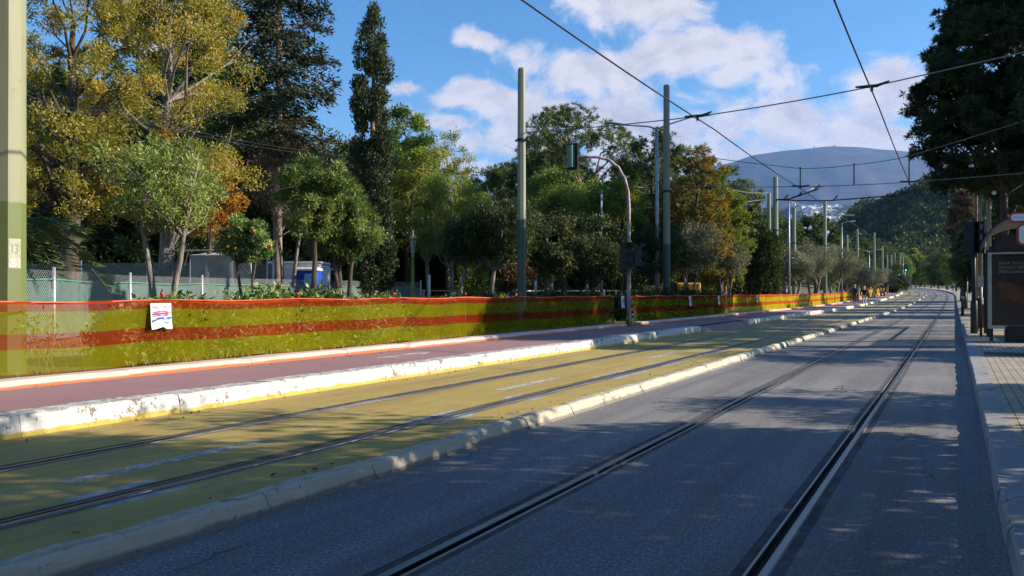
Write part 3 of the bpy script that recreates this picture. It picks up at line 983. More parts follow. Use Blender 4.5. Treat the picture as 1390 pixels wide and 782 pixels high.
tree('cypress', 'short pointed cypress beside the netting left of the tall pair of masts', 1037, 52, 298, 402, 20, leaf='leaf_dark', bk='bark_dark', trunk_r=.1, shape='column', ncl=150, cr=.34, per=150, L=.18, W=.06, style='spray', seed=42, dens=.5, limb=False, wob=.1)
tree('pine_tree', 'round bright green pine in the distance between the far masts', 1107, 96, 290, 345, 27, leaf='leaf_pine', bk='bark_dark', trunk_r=.25, ncl=60, cr=.28, per=260, L=.4, W=.10, style='needle', seed=43)
tree('pine_tree', 'distant pine showing left of the round bright green one', 1064, 92, 296, 350, 26, leaf='leaf_pine', bk='bark_dark', trunk_r=.25, ncl=60, cr=.28, per=240, L=.4, W=.10, style='needle', seed=44, tintbias=-.1)
OLV = dict(leaf='leaf_olive', bk='bark_grey', cr=.28, L=.16, W=.045, dens=.3)
for i, (px, zc, yt, yb, hf, lab) in enumerate([
        (1078, 62, 342, 380, 26, 'nearest grey-green olive behind the netting right of the pointed cypress'),
        (1104, 68, 330, 376, 30, 'broad silvery olive, the tallest of the row behind the netting'),
        (1132, 76, 334, 376, 28, 'silvery olive behind the netting just left of the walkers'),
        (1158, 86, 350, 384, 24, 'low silvery olive behind the two walkers'),
        (1182, 97, 362, 386, 22, 'grey-green olive past the walkers, before the dark end bush'),
        (1198, 112, 366, 388, 17, 'farthest greenish olive of the row along the netting')]):
    tree('olive_tree', lab, px, zc, yt, yb, hf, trunk_r=.13, ncl=60, per=220, seed=50 + i, trunks=2, tintbias=-.05 * (i % 3), **OLV)
tree('evergreen_bush', 'dark bush closing the far end of the netting', 1214, 135, 358, 399, 15, cat='bush', leaf='leaf_dark', bk='bark_dark', shape='bush', trunk_r=.1, ncl=60, cr=.3, per=120, L=.3, W=.14, seed=58)
tree('poplar_tree', 'light green slender tree beyond the bend of the tram road', 1243, 225, 334, 384, 9, leaf='leaf_lime', bk='bark_grey', trunk_r=.2, ncl=60, cr=.3, per=110, L=.5, W=.25, seed=59, tintbias=-.2)

tree('brown_tree', 'tall brown-leaved tree on the right pavement before the wooded hill', 1306, 84, 252, 350, 15, leaf='leaf_brown', bk='bark_dark', trunk_r=.2, ncl=80, cr=.25, per=240, L=.28, W=.09, seed=61, tintbias=-.15)
tree('olive_tree', 'pale-leaved small tree between the right-hand signal and the far kerb', 1310, 58, 318, 388, 17, leaf='leaf_olive', bk='bark_dark', trunk_r=.1, ncl=60, cr=.27, per=180, L=.2, W=.07, seed=62, tintbias=-.3)
tree('evergreen_tree', 'dark evergreen behind the right-hand signal', 1322, 66, 296, 395, 20, leaf='leaf_dark', bk='bark_dark', trunk_r=.14, ncl=80, cr=.26, per=220, L=.22, W=.09, seed=63)
tree('evergreen_tree', 'dark evergreen behind the poster panel of the bus shelter', 1345, 52, 285, 400, 34, leaf='leaf_dark', bk='bark_dark', trunk_r=.14, ncl=100, cr=.26, per=240, L=.2, W=.09, seed=64)

# --- the crowded belt behind, three sorts shared by many copies
BELT = [make_tree('belt_a', 9.5, 1.0, 3.0, leaf='leaf_dark', bk='bark_dark', trunk_r=.2, ncl=95, cr=.26, per=260, L=.2, W=.09, seed=71, tintbias=.1),
        make_tree('belt_b', 9.0, 1.2, 2.9, leaf='leaf_green', bk='bark_dark', trunk_r=.2, ncl=90, cr=.26, per=250, L=.2, W=.09, seed=72, tintbias=-.1),
        make_tree('belt_c', 10.5, 1.5, 2.8, shape='dome', leaf='leaf_pine', bk='bark_dark', trunk_r=.22, ncl=85, cr=.26, per=360, L=.28, W=.05, style='needle', seed=73),
        make_tree('belt_d', 4.2, .2, 2.2, shape='bush', leaf='leaf_dark', bk='bark_dark', trunk_r=.08, ncl=90, cr=.28, per=220, L=.16, W=.075, seed=74)]
BN = [('belt_tree', 'dark evergreen tree in the crowded belt at the back of the park', 'tree', 'dark trees of the park belt'),
      ('belt_tree', 'mid green leafy tree in the crowded belt at the back of the park', 'tree', 'leafy trees of the park belt'),
      ('belt_pine', 'needle-leaved pine in the crowded belt at the back of the park', 'tree', 'pines of the park belt'),
      ('understorey_bush', 'dark bush filling the shade under the park trees', 'bush', 'bushes under the park trees')]
rb = random.Random(21)
belt = []
for px, zc, s, k in [(20, 36, 1.1, 0), (70, 40, 1.25, 2), (125, 38, 1.2, 0), (180, 42, 1.3, 0), (235, 36, 1.55, 2), (262, 40, 1.55, 2), (300, 44, 1.2, 0), (350, 40, 1.1, 1), (400, 45, 1.1, 0), (440, 38, .95, 0), (470, 46, 1.1, 1), (520, 44, .95, 0),
                     (575, 52, 1.0, 1), (630, 46, .75, 0), (690, 52, .95, 2), (655, 40, .62, 1), (705, 42, .72, 0), (775, 55, 1.0, 2), (800, 48, .82, 1), (850, 58, 1.05, 2), (905, 56, 1.1, 2), (960, 64, 1.1, 2), (1005, 74, 1.15, 2), (1035, 84, 1.1, 0), (1010, 66, .8, 1),
                     (1140, 118, .9, 0), (1170, 128, .9, 2), (1190, 145, 1.0, 0), (1205, 165, 1.0, 0), (1220, 190, 1.0, 1), (1120, 105, .75, 1), (1150, 108, .65, 2)]:
    belt.append((px, zc, s, k))
for i in range(40):
    px = -10 + i * 26 + rb.uniform(-10, 10)
    belt.append((px, (rb.uniform(55, 59) if px < 490 else rb.uniform(46, 49)) + (i > 30) * (px - 780) * .06, rb.uniform(1.0, 1.35), 3))
for i, (px, zc, s, k) in enumerate(belt):
    nm, lab, cat, grp = BN[k]
    x, y = at(px, zc)
    plant(nm, lab, cat, px, zc, BELT[k], grp, rb.random() * 6.28, (s * rb.uniform(.9, 1.1), s * rb.uniform(.9, 1.1), s))
FARGRP = 'far trees lining the road beyond the bend'
for i, (px, zc, s, k) in enumerate([(1255, 225, .95, 0), (1264, 206, .95, 1), (1274, 192, 1.0, 0), (1286, 172, 1.0, 0), (1298, 150, .9, 1), (1250, 260, 1.1, 0), (1235, 290, 1.1, 0), (1222, 300, 1.1, 2), (1268, 240, 1.2, 2)]):
    plant('roadside_tree', 'dark tree of the far row lining the road beyond the bend', 'tree', px, zc, BELT[k], FARGRP, i * 1.3, (s, s, s))

# --- trees on the right-hand pavement (their shade falls over the tram road), plus unseen ones added against sky light
RM = [make_tree('street_a', 9.5, 2.6, 2.7, leaf='leaf_darkpine', bk='bark_dark', trunk_r=.19, ncl=75, cr=.22, per=300, L=.2, W=.09, seed=81, dens=.3),
      make_tree('street_b', 5.6, 1.3, 2.2, leaf='leaf_dark', bk='bark_dark', trunk_r=.12, ncl=90, cr=.24, per=300, L=.14, W=.06, seed=82, dens=.3),
      make_tree('street_c', 8.5, 2.4, 2.5, leaf='leaf_rust', bk='bark_dark', trunk_r=.18, ncl=70, cr=.22, per=240, L=.2, W=.08, seed=83, dens=.3),
      make_tree('street_d', 10.5, 5.2, 2.8, leaf='leaf_darkpine', bk='bark_dark', trunk_r=.2, ncl=75, cr=.22, per=300, L=.2, W=.09, seed=85, dens=.3)]
tree('pine_tree', 'huge dark pine overhanging the bus shelter', 1362, 33, -130, 250, 98, leaf='leaf_darkpine', bk='bark_dark', trunk_r=.20, shape='dome', ncl=330, cr=.17, per=620, L=.26, W=.05, style='needle', seed=84, dens=.2, wob=.2)
SG = 'street trees shading the right-hand pavement'
SL = 'broad street tree shading the street, some of the set added out of view'
for i, (x, y, s, k) in enumerate([(3.8, 4.6, 1.05, 1), (4.0, 8.3, 1.08, 1), (3.0, 0.5, 1.2, 1), (5.2, 2.8, 1.3, 1), (3.9, 12.2, .58, 1), (4.6, 20.5, .8, 1), (5.0, 26.5, 1.0, 3), (5.5, 31, 1.0, 3), (4.8, 43, 1.0, 3),
                                  (3.9, 51, .85, 0), (4.3, 60, .8, 2), (3.4, 69, .8, 0), (3.6, 79, .85, 2), (3.3, 90, .8, 0), (3.6, 102, .85, 0), (3.2, 115, .8, 0), (3.0, 128, .9, 0), (3.0, 142, .95, 0), (7.5, 38, 1.05, 3), (9, 52, 1.2, 0), (9, 70, 1.2, 0), (8, 100, 1.2, 0), (3, -4, 1.5, 0), (2.6, -10, 1.5, 0), (6.2, .5, 1.5, 0), (-13.5, -2.5, 1.3, 0), (-13, -9, 1.4, 0)]):  # closing entries: unseen trees added around the camera to block sky light
    plant('street_tree', SL, 'tree', 0, 0, RM[k], SG, i * 2.1, (s, s, s), xy=(x, y))


# --- hedges behind the netting
def hedge(label, y0, y1, x0, x1, h, dens, seed, leaf='leaf_hedge', L=.10, W=.05):
    rng = np.random.default_rng(seed)
    vol = (y1 - y0) * (x1 - x0) * h
    n = int(vol * dens)
    y = y0 + (y1 - y0) * rng.random(n)
    hh = h * (.86 + .10 * np.sin(y * 1.7 + seed) + .08 * np.sin(y * 4.1)) * np.clip((y - y0) * 1.2 + .5, .3, 1) * np.clip((y1 - y) * 1.2 + .5, .3, 1)
    z = hh * rng.random(n) ** .75
    x = x0 + (x1 - x0) * np.where(rng.random(n) < .6, rng.beta(2.4, .6, n), rng.random(n))
    sk = rng.random(n) < .03
    z = np.where(sk, hh * (1 + .18 * rng.random(n)), z)
    P = np.stack([x, y - y0, z], 1)
    A = unit(rng.normal(size=(n, 3)) + np.array([.45, .1, .5]))
    me = leaves_mesh('hedge_leaves', P, A, L * (.6 + .8 * rng.random(n)), W * (.6 + .8 * rng.random(n)), .42 + .12 * np.sin(y * 2.2) + .34 * rng.normal(size=n), rng)
    root = thing('hedge', label, 'hedge', (0, y0, LAWN))
    link('foliage', me, M[leaf], root)
    b = MB()
    r = random.Random(seed)
    for k in range(int((y1 - y0) * 5)):
        yy = r.uniform(.1, y1 - y0 - .1); xx = r.uniform(x0 + .15, x1 - .1)
        b.tube([(xx, yy, -.05), (xx + r.gauss(0, .06), yy + r.gauss(0, .08), h * .45), (xx + r.gauss(0, .14), yy + r.gauss(0, .16), h * .85)], [.012, .009, .004], 4, caps=False)
    b.build('stems', M['bark_dark'], root)
    return root


hedge('leafy green hedge behind the netting with the large notice', 6.9, 13.4, -10.85, -9.80, .98, 5600, 91)
hedge('dark hedge strip behind the netting left of the green-footed mast', 13.9, 18.6, -11.2, -10.2, .92, 3800, 92, 'leaf_dark')
hedge('long dark hedge behind the netting between mast and signal post', 19.0, 24.2, -11.2, -9.95, .98, 3600, 93, 'leaf_dark')
hedge('dark hedge behind the netting just right of the signal post', 26.4, 39.0, -11.3, -9.95, 1.0, 2500, 94, 'leaf_dark', .13, .065)


def grass_patch():
    rng = np.random.default_rng(5)
    n = 12000
    y = 2 + 26 * rng.random(n) ** 1.4
    x = -9.66 - 9 * rng.random(n) ** 1.7
    k = (np.sin(x * 1.3 + y * .9) + np.sin(x * 2.9 - y * 1.7) + rng.normal(size=n) * .9) > -.3
    x, y = x[k], y[k]; n = len(x)
    P = np.stack([x, y, np.full(n, LAWN - .01)], 1)
    A = unit(np.stack([rng.normal(size=n) * .5, rng.normal(size=n) * .5, np.full(n, 1.0)], 1))
    me = leaves_mesh('grass', P, A, .07 + .09 * rng.random(n), .012 + .01 * rng.random(n), rng.random(n), rng)
    tag(link('grass', me, M['grass']), kind='stuff')
    n = 420
    y = rng.random(n) * 34
    which = rng.integers(0, 3, n)
    base = np.array([-9.2, -7.1, -3.98, .18])[which]
    sgn = np.array([1, 1, -1, -1])[which]
    x = base + sgn * np.abs(rng.normal(size=n)) * .12
    z = np.where(which == 0, PAV, 0.0) + .006
    P = np.stack([x, y, z], 1)
    A = unit(np.stack([rng.normal(size=n), rng.normal(size=n), .12 * np.abs(rng.normal(size=n))], 1))
    me = leaves_mesh('leaf_litter', P, A, .02 + .03 * rng.random(n), .012 + .015 * rng.random(n), rng.random(n), rng)
    tag(link('leaf_litter', me, M['litter']), kind='stuff')


grass_patch()


def sapling():
    rng = np.random.default_rng(8)
    x, y = -9.98, 5.95
    root = thing('sapling', 'thin green sapling growing on the verge behind the transparent netting', 'plant', (x, y, LAWN))
    b = MB(); P, A = [], []
    for k in range(5):
        d = Vector((rng.normal() * .10, rng.normal() * .22, .55 + .25 * rng.random()))
        b.tube([(0, k * .05 - .1, -.03), d * .5 + Vector((.02, 0, .03)), d], [.008, .006, .003], 5, caps=False)
        m = 26
        u = .45 + .6 * rng.random(m)
        P.append(np.array(d)[None] * u[:, None] + rng.normal(size=(m, 3)) * np.array([.06, .09, .05]))
        A.append(unit(rng.normal(size=(m, 3)) + np.array([0, 0, .2])))
    b.build('stem', M['bark_grey'], root)
    P = np.concatenate(P); A = np.concatenate(A)
    link('leaves', leaves_mesh('sapling_leaves', P, A, .07 + .05 * rng.random(len(P)), .02 + .012 * rng.random(len(P)), rng.random(len(P)), rng), M['leaf_hedge'], root)


sapling()


def palm():
    rng = np.random.default_rng(12)
    x, y = at(18, 14.2)
    root = thing('palm_tree', 'feathery palm half hidden by the pale green pole', 'palm', (x, y, LAWN))
    b = MB()
    b.tube([(0, 0, -.1), (.02, 0, 1.0), (0, .02, 2.05)], [.15, .14, .12], 10)
    b.build('trunk', M['bark_dark'], root)
    P, A = [], []
    st = MB()
    for k in range(22):
        a = k * 2.4; el = rng.uniform(.25, 1.15); Ln = rng.uniform(1.3, 1.8)
        d = np.array([math.cos(a), math.sin(a), 0])
        s = np.linspace(0, 1, 9)
        path = np.stack([d[0] * Ln * s * math.cos(el * .6), d[1] * Ln * s * math.cos(el * .6), 2.05 + Ln * (math.sin(el) * s - 1.05 * s ** 2 * (.55 + .3 * math.cos(el)))], 1)
        st.tube([tuple(p) for p in path], [.014 - .0012 * i for i in range(9)], 4, caps=False)
        side = np.array([-d[1], d[0], 0])
        for sg in (-1, 1):
            u = np.linspace(.15, .98, 42)
            i0 = np.clip((u * 8).astype(int), 0, 7); fr = (u * 8 - i0)[:, None]
            base = path[i0] * (1 - fr) + path[i0 + 1] * fr
            P.append(base); A.append(unit(side * sg * 1.0 + d * .75 + np.array([0, 0, -.25]) + rng.normal(size=(42, 3)) * .1))
    st.build('frond_stalks', M['bark_grey'], root)
    P = np.concatenate(P); A = np.concatenate(A)
    link('crown', leaves_mesh('palm_leaves', P, A, .30 + .1 * rng.random(len(P)), .03, .5 + .2 * rng.normal(size=len(P)), rng), M['leaf_palm'], root)


palm()


# fruit on the citrus tree
def fruit():
    root = [o for o in bpy.data.objects if o.name.startswith('citrus_tree')][0]
    r = random.Random(3)
    H = zh(287, 25) - LAWN
    for k in range(7):
        a = r.uniform(-2.2, .6)
        b = MB()
        c = (math.cos(a) * .75, math.sin(a) * .75, H - r.uniform(.6, 1.6))
        b.lathe([(.005, -.05), (.035, -.035), (.05, 0), (.035, .035), (.005, .05)], 8, c)
        b.build('fruit', M['fruit'], root)


fruit()


# ------------------------------------------------------------------ barrier netting, stakes, notices
NX = -9.70


def netting(label, y0, y1, seed, x=NX, lean0=0.0):
    rng = random.Random(seed)
    root = thing('barrier_net', label, 'safety net', (x, y0, 0))
    n = int((y1 - y0) / (.22 if y0 < 30 else .5))
    rows = 9
    b = MB(); uv = []
    ph = [rng.uniform(0, 6.28) for _ in range(5)]
    for i in range(n + 1):
        y = y0 + (y1 - y0) * i / n
        sag = .012 * math.cos((y - 7.4) / 2.65 * 2 * PI) + .012 * math.sin(y * 1.1 + ph[0])
        for k in range(rows):
            v = k / (rows - 1)
            bulge = .035 * math.sin(y * 2.37 + ph[1]) * math.sin(v * PI) + .02 * math.sin(y * 6.1 + ph[2] + 2 * v) + .014 * math.sin(y * 13 + ph[3] - 3 * v) * (.4 + v)
            zb = .285 if y < 120 else .28
            z = zb + (1.165 - zb) * v + sag * v + .010 * math.sin(y * 3.3 + ph[4]) * (1 - v)
            xx = bend(y) + bulge + (lean0 * (1 - (y - y0) / 3) if y - y0 < 3 else 0)
            b.v.append((xx, y - y0, z + rise(y)))
            uv.append((y, v))
    for i in range(n):
        for k in range(rows - 1):
            b.f.append((i * rows + k, (i + 1) * rows + k, (i + 1) * rows + k + 1, i * rows + k + 1)); b.m.append(0); b.sm.append(True)
    b.uv = uv
    b.build('net', M['net_sunlit_tone' if y0 > 39 else 'net'], root)
    t = MB()
    t.tube([(bend(y0 + (y1 - y0) * i / 60), (y1 - y0) * i / 60, 1.165 + .012 * math.cos((y0 + (y1 - y0) * i / 60 - 7.4) / 2.65 * 2 * PI) + rise(y0 + (y1 - y0) * i / 60)) for i in range(61)], .012, 5)
    t.build('top_cord', M['orange_plastic'], root)
    return root


netting('long yellow and orange striped net left of the signal post', 1.5, 24.3, 1)
netting('yellow and orange striped net between the signal post and the tied corner', 26.3, 39.4, 2, lean0=-.25)
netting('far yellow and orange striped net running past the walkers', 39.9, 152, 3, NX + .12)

stake_me = MB(); stake_me.tube([(0, 0, -.2), (0, 0, .98)], .007, 6)
stake_me = stake_me.mesh('stake'); stake_me.materials.append(M['rust'])
cap_me = MB(); cap_me.lathe([(.012, .93), (.014, .965), (.032, .975), (.036, .99), (.026, 1.005), (.008, 1.01)], 10)
cap_me = cap_me.mesh('cap'); cap_me.materials.append(M['red_plastic'])
first = None
for i in range(46):
    y = 4.75 + 2.65 * i if i < 13 else 39.2 + 2.4 * (i - 13)
    if 24.6 < y < 26.2: continue
    if y > 115: break
    x = NX - .045 + (.12 if y > 39.5 else 0) + bend(y)
    loc = (x, y, LAWN + rise(y))
    lab = 'thin steel stake with red mushroom cap holding up the striped net'
    if first is None:
        first = thing('net_stake', lab, 'stake', loc, 0, 'capped stakes along the striped net')
        link('rod', stake_me, None, first); link('cap', cap_me, None, first)
    else:
        copy_thing(first, loc)


def text_mesh(s, size, ext=.001, align='CENTER', bold=False):
    cu = bpy.data.curves.new('lettering', 'FONT')
    cu.body = s; cu.size = size; cu.extrude = ext; cu.align_x = align; cu.align_y = 'CENTER'
    cu.resolution_u = 2
    if bold: cu.offset = size * .012
    o = bpy.data.objects.new('lettering_curve', cu)
    COL.objects.link(o)
    dg = bpy.context.evaluated_depsgraph_get()
    me = bpy.data.meshes.new_from_object(o.evaluated_get(dg))
    bpy.data.objects.remove(o); bpy.data.curves.remove(cu)
    return me


def face_matrix(n, pos):
    n = Vector(n).normalized(); up = Vector((0, 0, 1))
    r = up.cross(n).normalized(); u = n.cross(r)
    m = Matrix((r, u, n)).transposed().to_4x4()
    m.translation = Vector(pos)
    return m


def lettering(s, size, n, pos, mat, parent, name='lettering', sx=1.0, bold=False):
    me = text_mesh(s, size, .001, bold=bold)
    me.transform(face_matrix(n, pos) @ Matrix.Diagonal((sx, 1, 1, 1)))
    return link(name, me, mat, parent)


def notice(label, y, x, w=.33, h=.36, ztop=1.13, detail=True):
    """paper notice tied to the net, faces the street (+X), bottom edge curled"""
    root = thing('notice', label, 'sign', (x, y, 0))
    b = MB(); nx = 8
    for j in range(5):
        for i in range(nx + 1):
            u = -w / 2 + w * i / nx; v = ztop - h * j / 4
            curl = .03 * (j / 4) ** 2 * (1 + math.cos(i / nx * 4 * PI)) * .5 + .012 * math.cos(u * 20)
            lift = .035 * (j / 4) ** 3 * math.exp(-(u / .05) ** 2)
            b.v.append((curl, u, v + lift))
    for j in range(4):
        for i in range(nx):
            b.f.append((j * (nx + 1) + i, (j + 1) * (nx + 1) + i, (j + 1) * (nx + 1) + i + 1, j * (nx + 1) + i + 1)); b.m.append(0); b.sm.append(True)
    b.build('sheet', M['paper'], root)
    X = .034
    lettering('ΕΡΓΟ ΤΑΞΥΟ', .052, (1, 0, 0), (X, 0, ztop - .055), M['ink_pink'], root, bold=True)
    p = MB()
    for z0, z1 in ((.105, .112), (.128, .146), (.160, .167)):
        p.box((X - .006, 0, ztop - (z0 + z1) / 2), (.012, w * .80, z1 - z0))
    p.build('pink_bars', M['ink_pink'], root)
    q = MB()
    q.box((X - .006, -.02, ztop - .205), (.012, .09, .025)); q.build('blue_mark', M['ink_blue'], root)
    q = MB(); q.box((X - .006, .115, ztop - .205), (.012, .07, .025)); q.build('blue_mark', M['ink_blue'], root)
    q = MB(); q.box((X - .006, -.12, ztop - .235), (.012, .04, .03)); q.build('blue_mark', M['ink_blue'], root)
    q = MB(); q.box((X - .006, .045, ztop - .225), (.011, .09, .012)); q.box((X - .006, .07, ztop - .262), (.011, .13, .012))
    q.build('pale_blue_marks', M['ink_sky'], root)
    return root


yn, _ = on_line(220, NX + .06)
notice('large white paper notice with pink and blue print on the netting', yn, NX + .05)
for px, lab in ((937, 'small white notice left of its twin on the netting right of the signal post'), (976, 'small white notice on the netting nearest the tied corner')):
    y, _ = on_line(px, NX + .06)
    notice(lab, y, NX + .06, .32, .40)
y, _ = on_line(1028, NX + .2)
notice('small white notice on the far netting beyond the tied corner', y, NX + .19, .32, .40)
y = 25.0
notice('crumpled white notice hanging in the gap beside the signal post', y, NX + .05, .30, .42, 1.18)
# folded end of the net at the corner
b = MB(); uv = []
for i in range(13):
    a = i / 12 * 2 * PI
    for k in range(5):
        v = k / 4
        b.v.append((.10 * math.cos(a) * (.7 + .5 * v), .12 * math.sin(a * 2) * .6, .28 + .9 * v)); uv.append((i * .06, v))
for i in range(12):
    for k in range(4):
        b.f.append((i * 5 + k, i * 5 + 5 + k, i * 5 + 6 + k, i * 5 + 1 + k)); b.m.append(0); b.sm.append(True)
b.uv = uv
o = b.build('net_bundle', M['net']); o.location = (NX + .05, 39.65, 0)
tag(o, 'gathered bundle of striped net tied at the corner', 'safety net')

# ------------------------------------------------------------------ masts
def mast_mesh(h, r, taper=.72, n=8, rot=0.0):
    b = MB()
    vs, fs = [], []
    for (z, k) in ((-.1, 1), (h - .05, taper), (h, taper * .8)):
        for i in range(n):
            t = rot + 2 * PI * i / n
            vs.append((r * k * math.cos(t), r * k * math.sin(t), z))
    for j in range(2):
        for i in range(n):
            q = (i + 1) % n
            fs.append((j * n + i, j * n + q, (j + 1) * n + q, (j + 1) * n + i))
    fs.append(tuple(2 * n + i for i in range(n)))
    b.add(vs, fs)
    return b


# nearest mast
mx, my = -10.12, 0
my = on_line(10.5, mx)[0]
rot = math.radians(-29)
root = thing('tram_mast', 'pale green octagonal mast at the left edge with numbers stencilled on it', 'mast', (mx, my, LAWN))
mast_mesh(8.6, .20, .84, 8, rot).build('shaft', M['pole_pale'], root)
b = MB(); b.lathe([(.215, -.05), (.215, .03), (.205, .05)], 8); b.build('base_collar', M['pole_pale'], root)
na = rot + math.radians(22.5)
nrm = (math.cos(na), math.sin(na), 0)
ap = .20 * math.cos(PI / 8)


def onface(z, off=0.004):
    k = ap * (1 - .16 * z / 8.6) + off
    return (nrm[0] * k, nrm[1] * k, z)


b = MB()
tx, ty = -nrm[1], nrm[0]
vs = []
for z in (1.30, 1.66):
    for sgn in (-1, 1):
        p = onface(z, .003); vs.append((p[0] + tx * .068 * sgn, p[1] + ty * .068 * sgn, z))
b.add(vs, [(0, 1, 3, 2)])
b.build('number_patch', M['patch'], root)
lettering('13', .16, nrm, onface(1.53, .005), M['number_grey'], root, 'number', .6)
lettering('2B-3', .13, nrm, onface(1.36, .006), M['number_white'], root, 'number', .52, True)


def mast(px, zc, ytop, r, label, mat='pole_green', X=None, brk=True, group=None):
    x, y = at(px, zc)
    g = gz(x, y)
    h = zh(ytop, zc) - g
    root = thing('tram_mast', label, 'mast', (x, y, g), 0, group)
    mast_mesh(h, r, .80, 8, .2).build('shaft', M[mat], root)
    if brk:
        c = MB(); c.lathe([(r * 1.3, -.02), (r * 1.3, .06), (r * 1.05, .08)], 8); c.build('base_collar', M[mat], root)
        for zz in (5.45 - g,):
            b = MB(); b.lathe([(r * .92, zz - .04), (r * .98, zz - .04), (r * .98, zz + .04), (r * .92, zz + .04)], 10)
            b.box((r * 1.1, 0, zz), (.12, .05, .05)); b.box((-r * 1.1, 0, zz), (.10, .04, .05))
            b.build('wire_clamp', M['metal_dark'], root)
    return root, (x, y, g, h)


_, m708 = mast(708, 21.7, 92, .135, 'grey-green mast with dark green foot rising behind the netting')
_, m905 = mast(905, 32.6, 115, .155, 'tall grey-green mast just right of the double-armed street lamp')
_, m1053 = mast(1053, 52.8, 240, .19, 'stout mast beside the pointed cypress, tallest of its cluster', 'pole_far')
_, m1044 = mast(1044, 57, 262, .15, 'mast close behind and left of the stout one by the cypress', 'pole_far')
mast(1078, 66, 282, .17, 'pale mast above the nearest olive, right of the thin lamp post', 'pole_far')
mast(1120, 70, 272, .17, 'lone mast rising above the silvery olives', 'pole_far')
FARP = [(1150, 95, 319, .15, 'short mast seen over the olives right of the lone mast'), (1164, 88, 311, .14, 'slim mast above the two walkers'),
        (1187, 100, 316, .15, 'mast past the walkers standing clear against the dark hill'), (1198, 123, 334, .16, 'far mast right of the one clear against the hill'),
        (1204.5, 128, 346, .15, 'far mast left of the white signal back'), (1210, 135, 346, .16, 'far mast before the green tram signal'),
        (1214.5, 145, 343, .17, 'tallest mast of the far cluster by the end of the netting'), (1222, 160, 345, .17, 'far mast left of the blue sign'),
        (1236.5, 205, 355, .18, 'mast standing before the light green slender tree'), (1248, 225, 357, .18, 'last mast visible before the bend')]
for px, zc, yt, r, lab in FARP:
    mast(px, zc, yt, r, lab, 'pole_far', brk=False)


# ------------------------------------------------------------------ street lamps
def luminaire(name_parent, p, d, L=.85):
    """flat cobra head at p pointing along horizontal d"""
    b = MB()
    d = Vector(d).normalized(); s = Vector((-d.y, d.x, 0))
    prof = [(0, .05, .04), (.15, .10, .06), (.5, .14, .07), (.9, .12, .055), (1, .06, .03)]
    vs = []
    for t, w, h in prof:
        c = Vector(p) + d * (L * t) + Vector((0, 0, .10 * t))
        for k in range(8):
            a = k * PI / 4
            vs.append(c + s * (w * math.cos(a)) + Vector((0, 0, h * math.sin(a) * (1 if math.sin(a) > 0 else .5))))
    fs = [(i * 8 + k, i * 8 + (k + 1) % 8, (i + 1) * 8 + (k + 1) % 8, (i + 1) * 8 + k) for i in range(4) for k in range(8)]
    fs += [tuple(range(7, -1, -1)), tuple(32 + k for k in range(8))]
    b.add(vs, fs, 0, True)
    o = b.build('lamp_head', M['metal_grey'], name_parent)
    return o


def street_lamp(label, px, zc, ytop, arms, r=.09, mat='metal_grey'):
    x, y = at(px, zc)
    g = gz(x, y); h = zh(ytop, zc) - g
    root = thing('street_lamp', label, 'street lamp', (x, y, g))
    b = MB(); b.tube([(0, 0, -.1), (0, 0, h * .5), (0, 0, h)], [r, r * .8, r * .6], 10); b.lathe([(r * 1.5, 0), (r * 1.5, .5), (r, .55)], 10)
    b.build('post', M[mat], root)
    for ang, ln, up in arms:
        d = Vector((math.cos(ang), math.sin(ang), 0))
        e = d * ln + Vector((0, 0, h + up))
        b = MB(); b.tube([(0, 0, h - .1), d * ln * .25 + Vector((0, 0, h + up * .15)), d * ln * .6 + Vector((0, 0, h + up * .55)), e], [.04, .035, .03, .028], 8)
        b.build('arm', M[mat], root)
        luminaire(root, e, d)
    return root


ra = math.atan2(ST, CT)                 # direction that lies across the view
street_lamp('double-armed street lamp behind the netting', 892, 34.5, 172, [(ra, 1.5, .42), (ra + PI, 1.4, .08)], .11)
street_lamp('thin grey lamp post with long bracket above the nearest olive', 1071, 60, 268, [(ra, 2.0, .75)], .11)
street_lamp('slim lamp post between the lone mast and the walkers', 1143, 82, 303, [(ra, .5, .12)], .09)
street_lamp('far lamp post with two brackets past the walkers', 1180, 112, 341, [(ra, .9, .15), (ra + PI, 1.3, .3)], .10)
street_lamp('farthest lamp post beside the blue sign', 1226, 165, 349, [(ra, 1.6, .4)], .11)

# park lantern
x, y = at(560.5, 24.6)
root = thing('park_lantern', 'old-fashioned pale green lantern on a slim post in the park', 'lantern', (x, y, LAWN))
h = zh(339, 24.6) - LAWN
b = MB(); b.lathe([(.13, 0), (.13, .25), (.09, .35), (.07, .5), (.055, h * .6), (.045, h - .1), (.07, h - .06), (.05, h)], 12)
b.build('post', M['pole_pale'], root)
b = MB(); b.lathe([(.05, h + .0), (.06, h + .04), (.105, h + .33), (.11, h + .345)], 6, smooth=False); b.build('glass', M['lantern_glass'], root)
b = MB()
for k in range(6):
    a = k * PI / 3
    b.tube([(.062 * math.cos(a), .062 * math.sin(a), h + .03), (.109 * math.cos(a), .109 * math.sin(a), h + .345)], .009, 4)
b.lathe([(.075, h), (.075, h + .035)], 6, smooth=False)
b.build('frame', M['pole_pale'], root)
b = MB(); b.lathe([(.142, h + .345), (.124, h + .375), (.062, h + .465), (.03, h + .495), (.025, h + .54), (.01, h + .61)], 6, smooth=False); b.build('roof', M['pole_pale'], root)

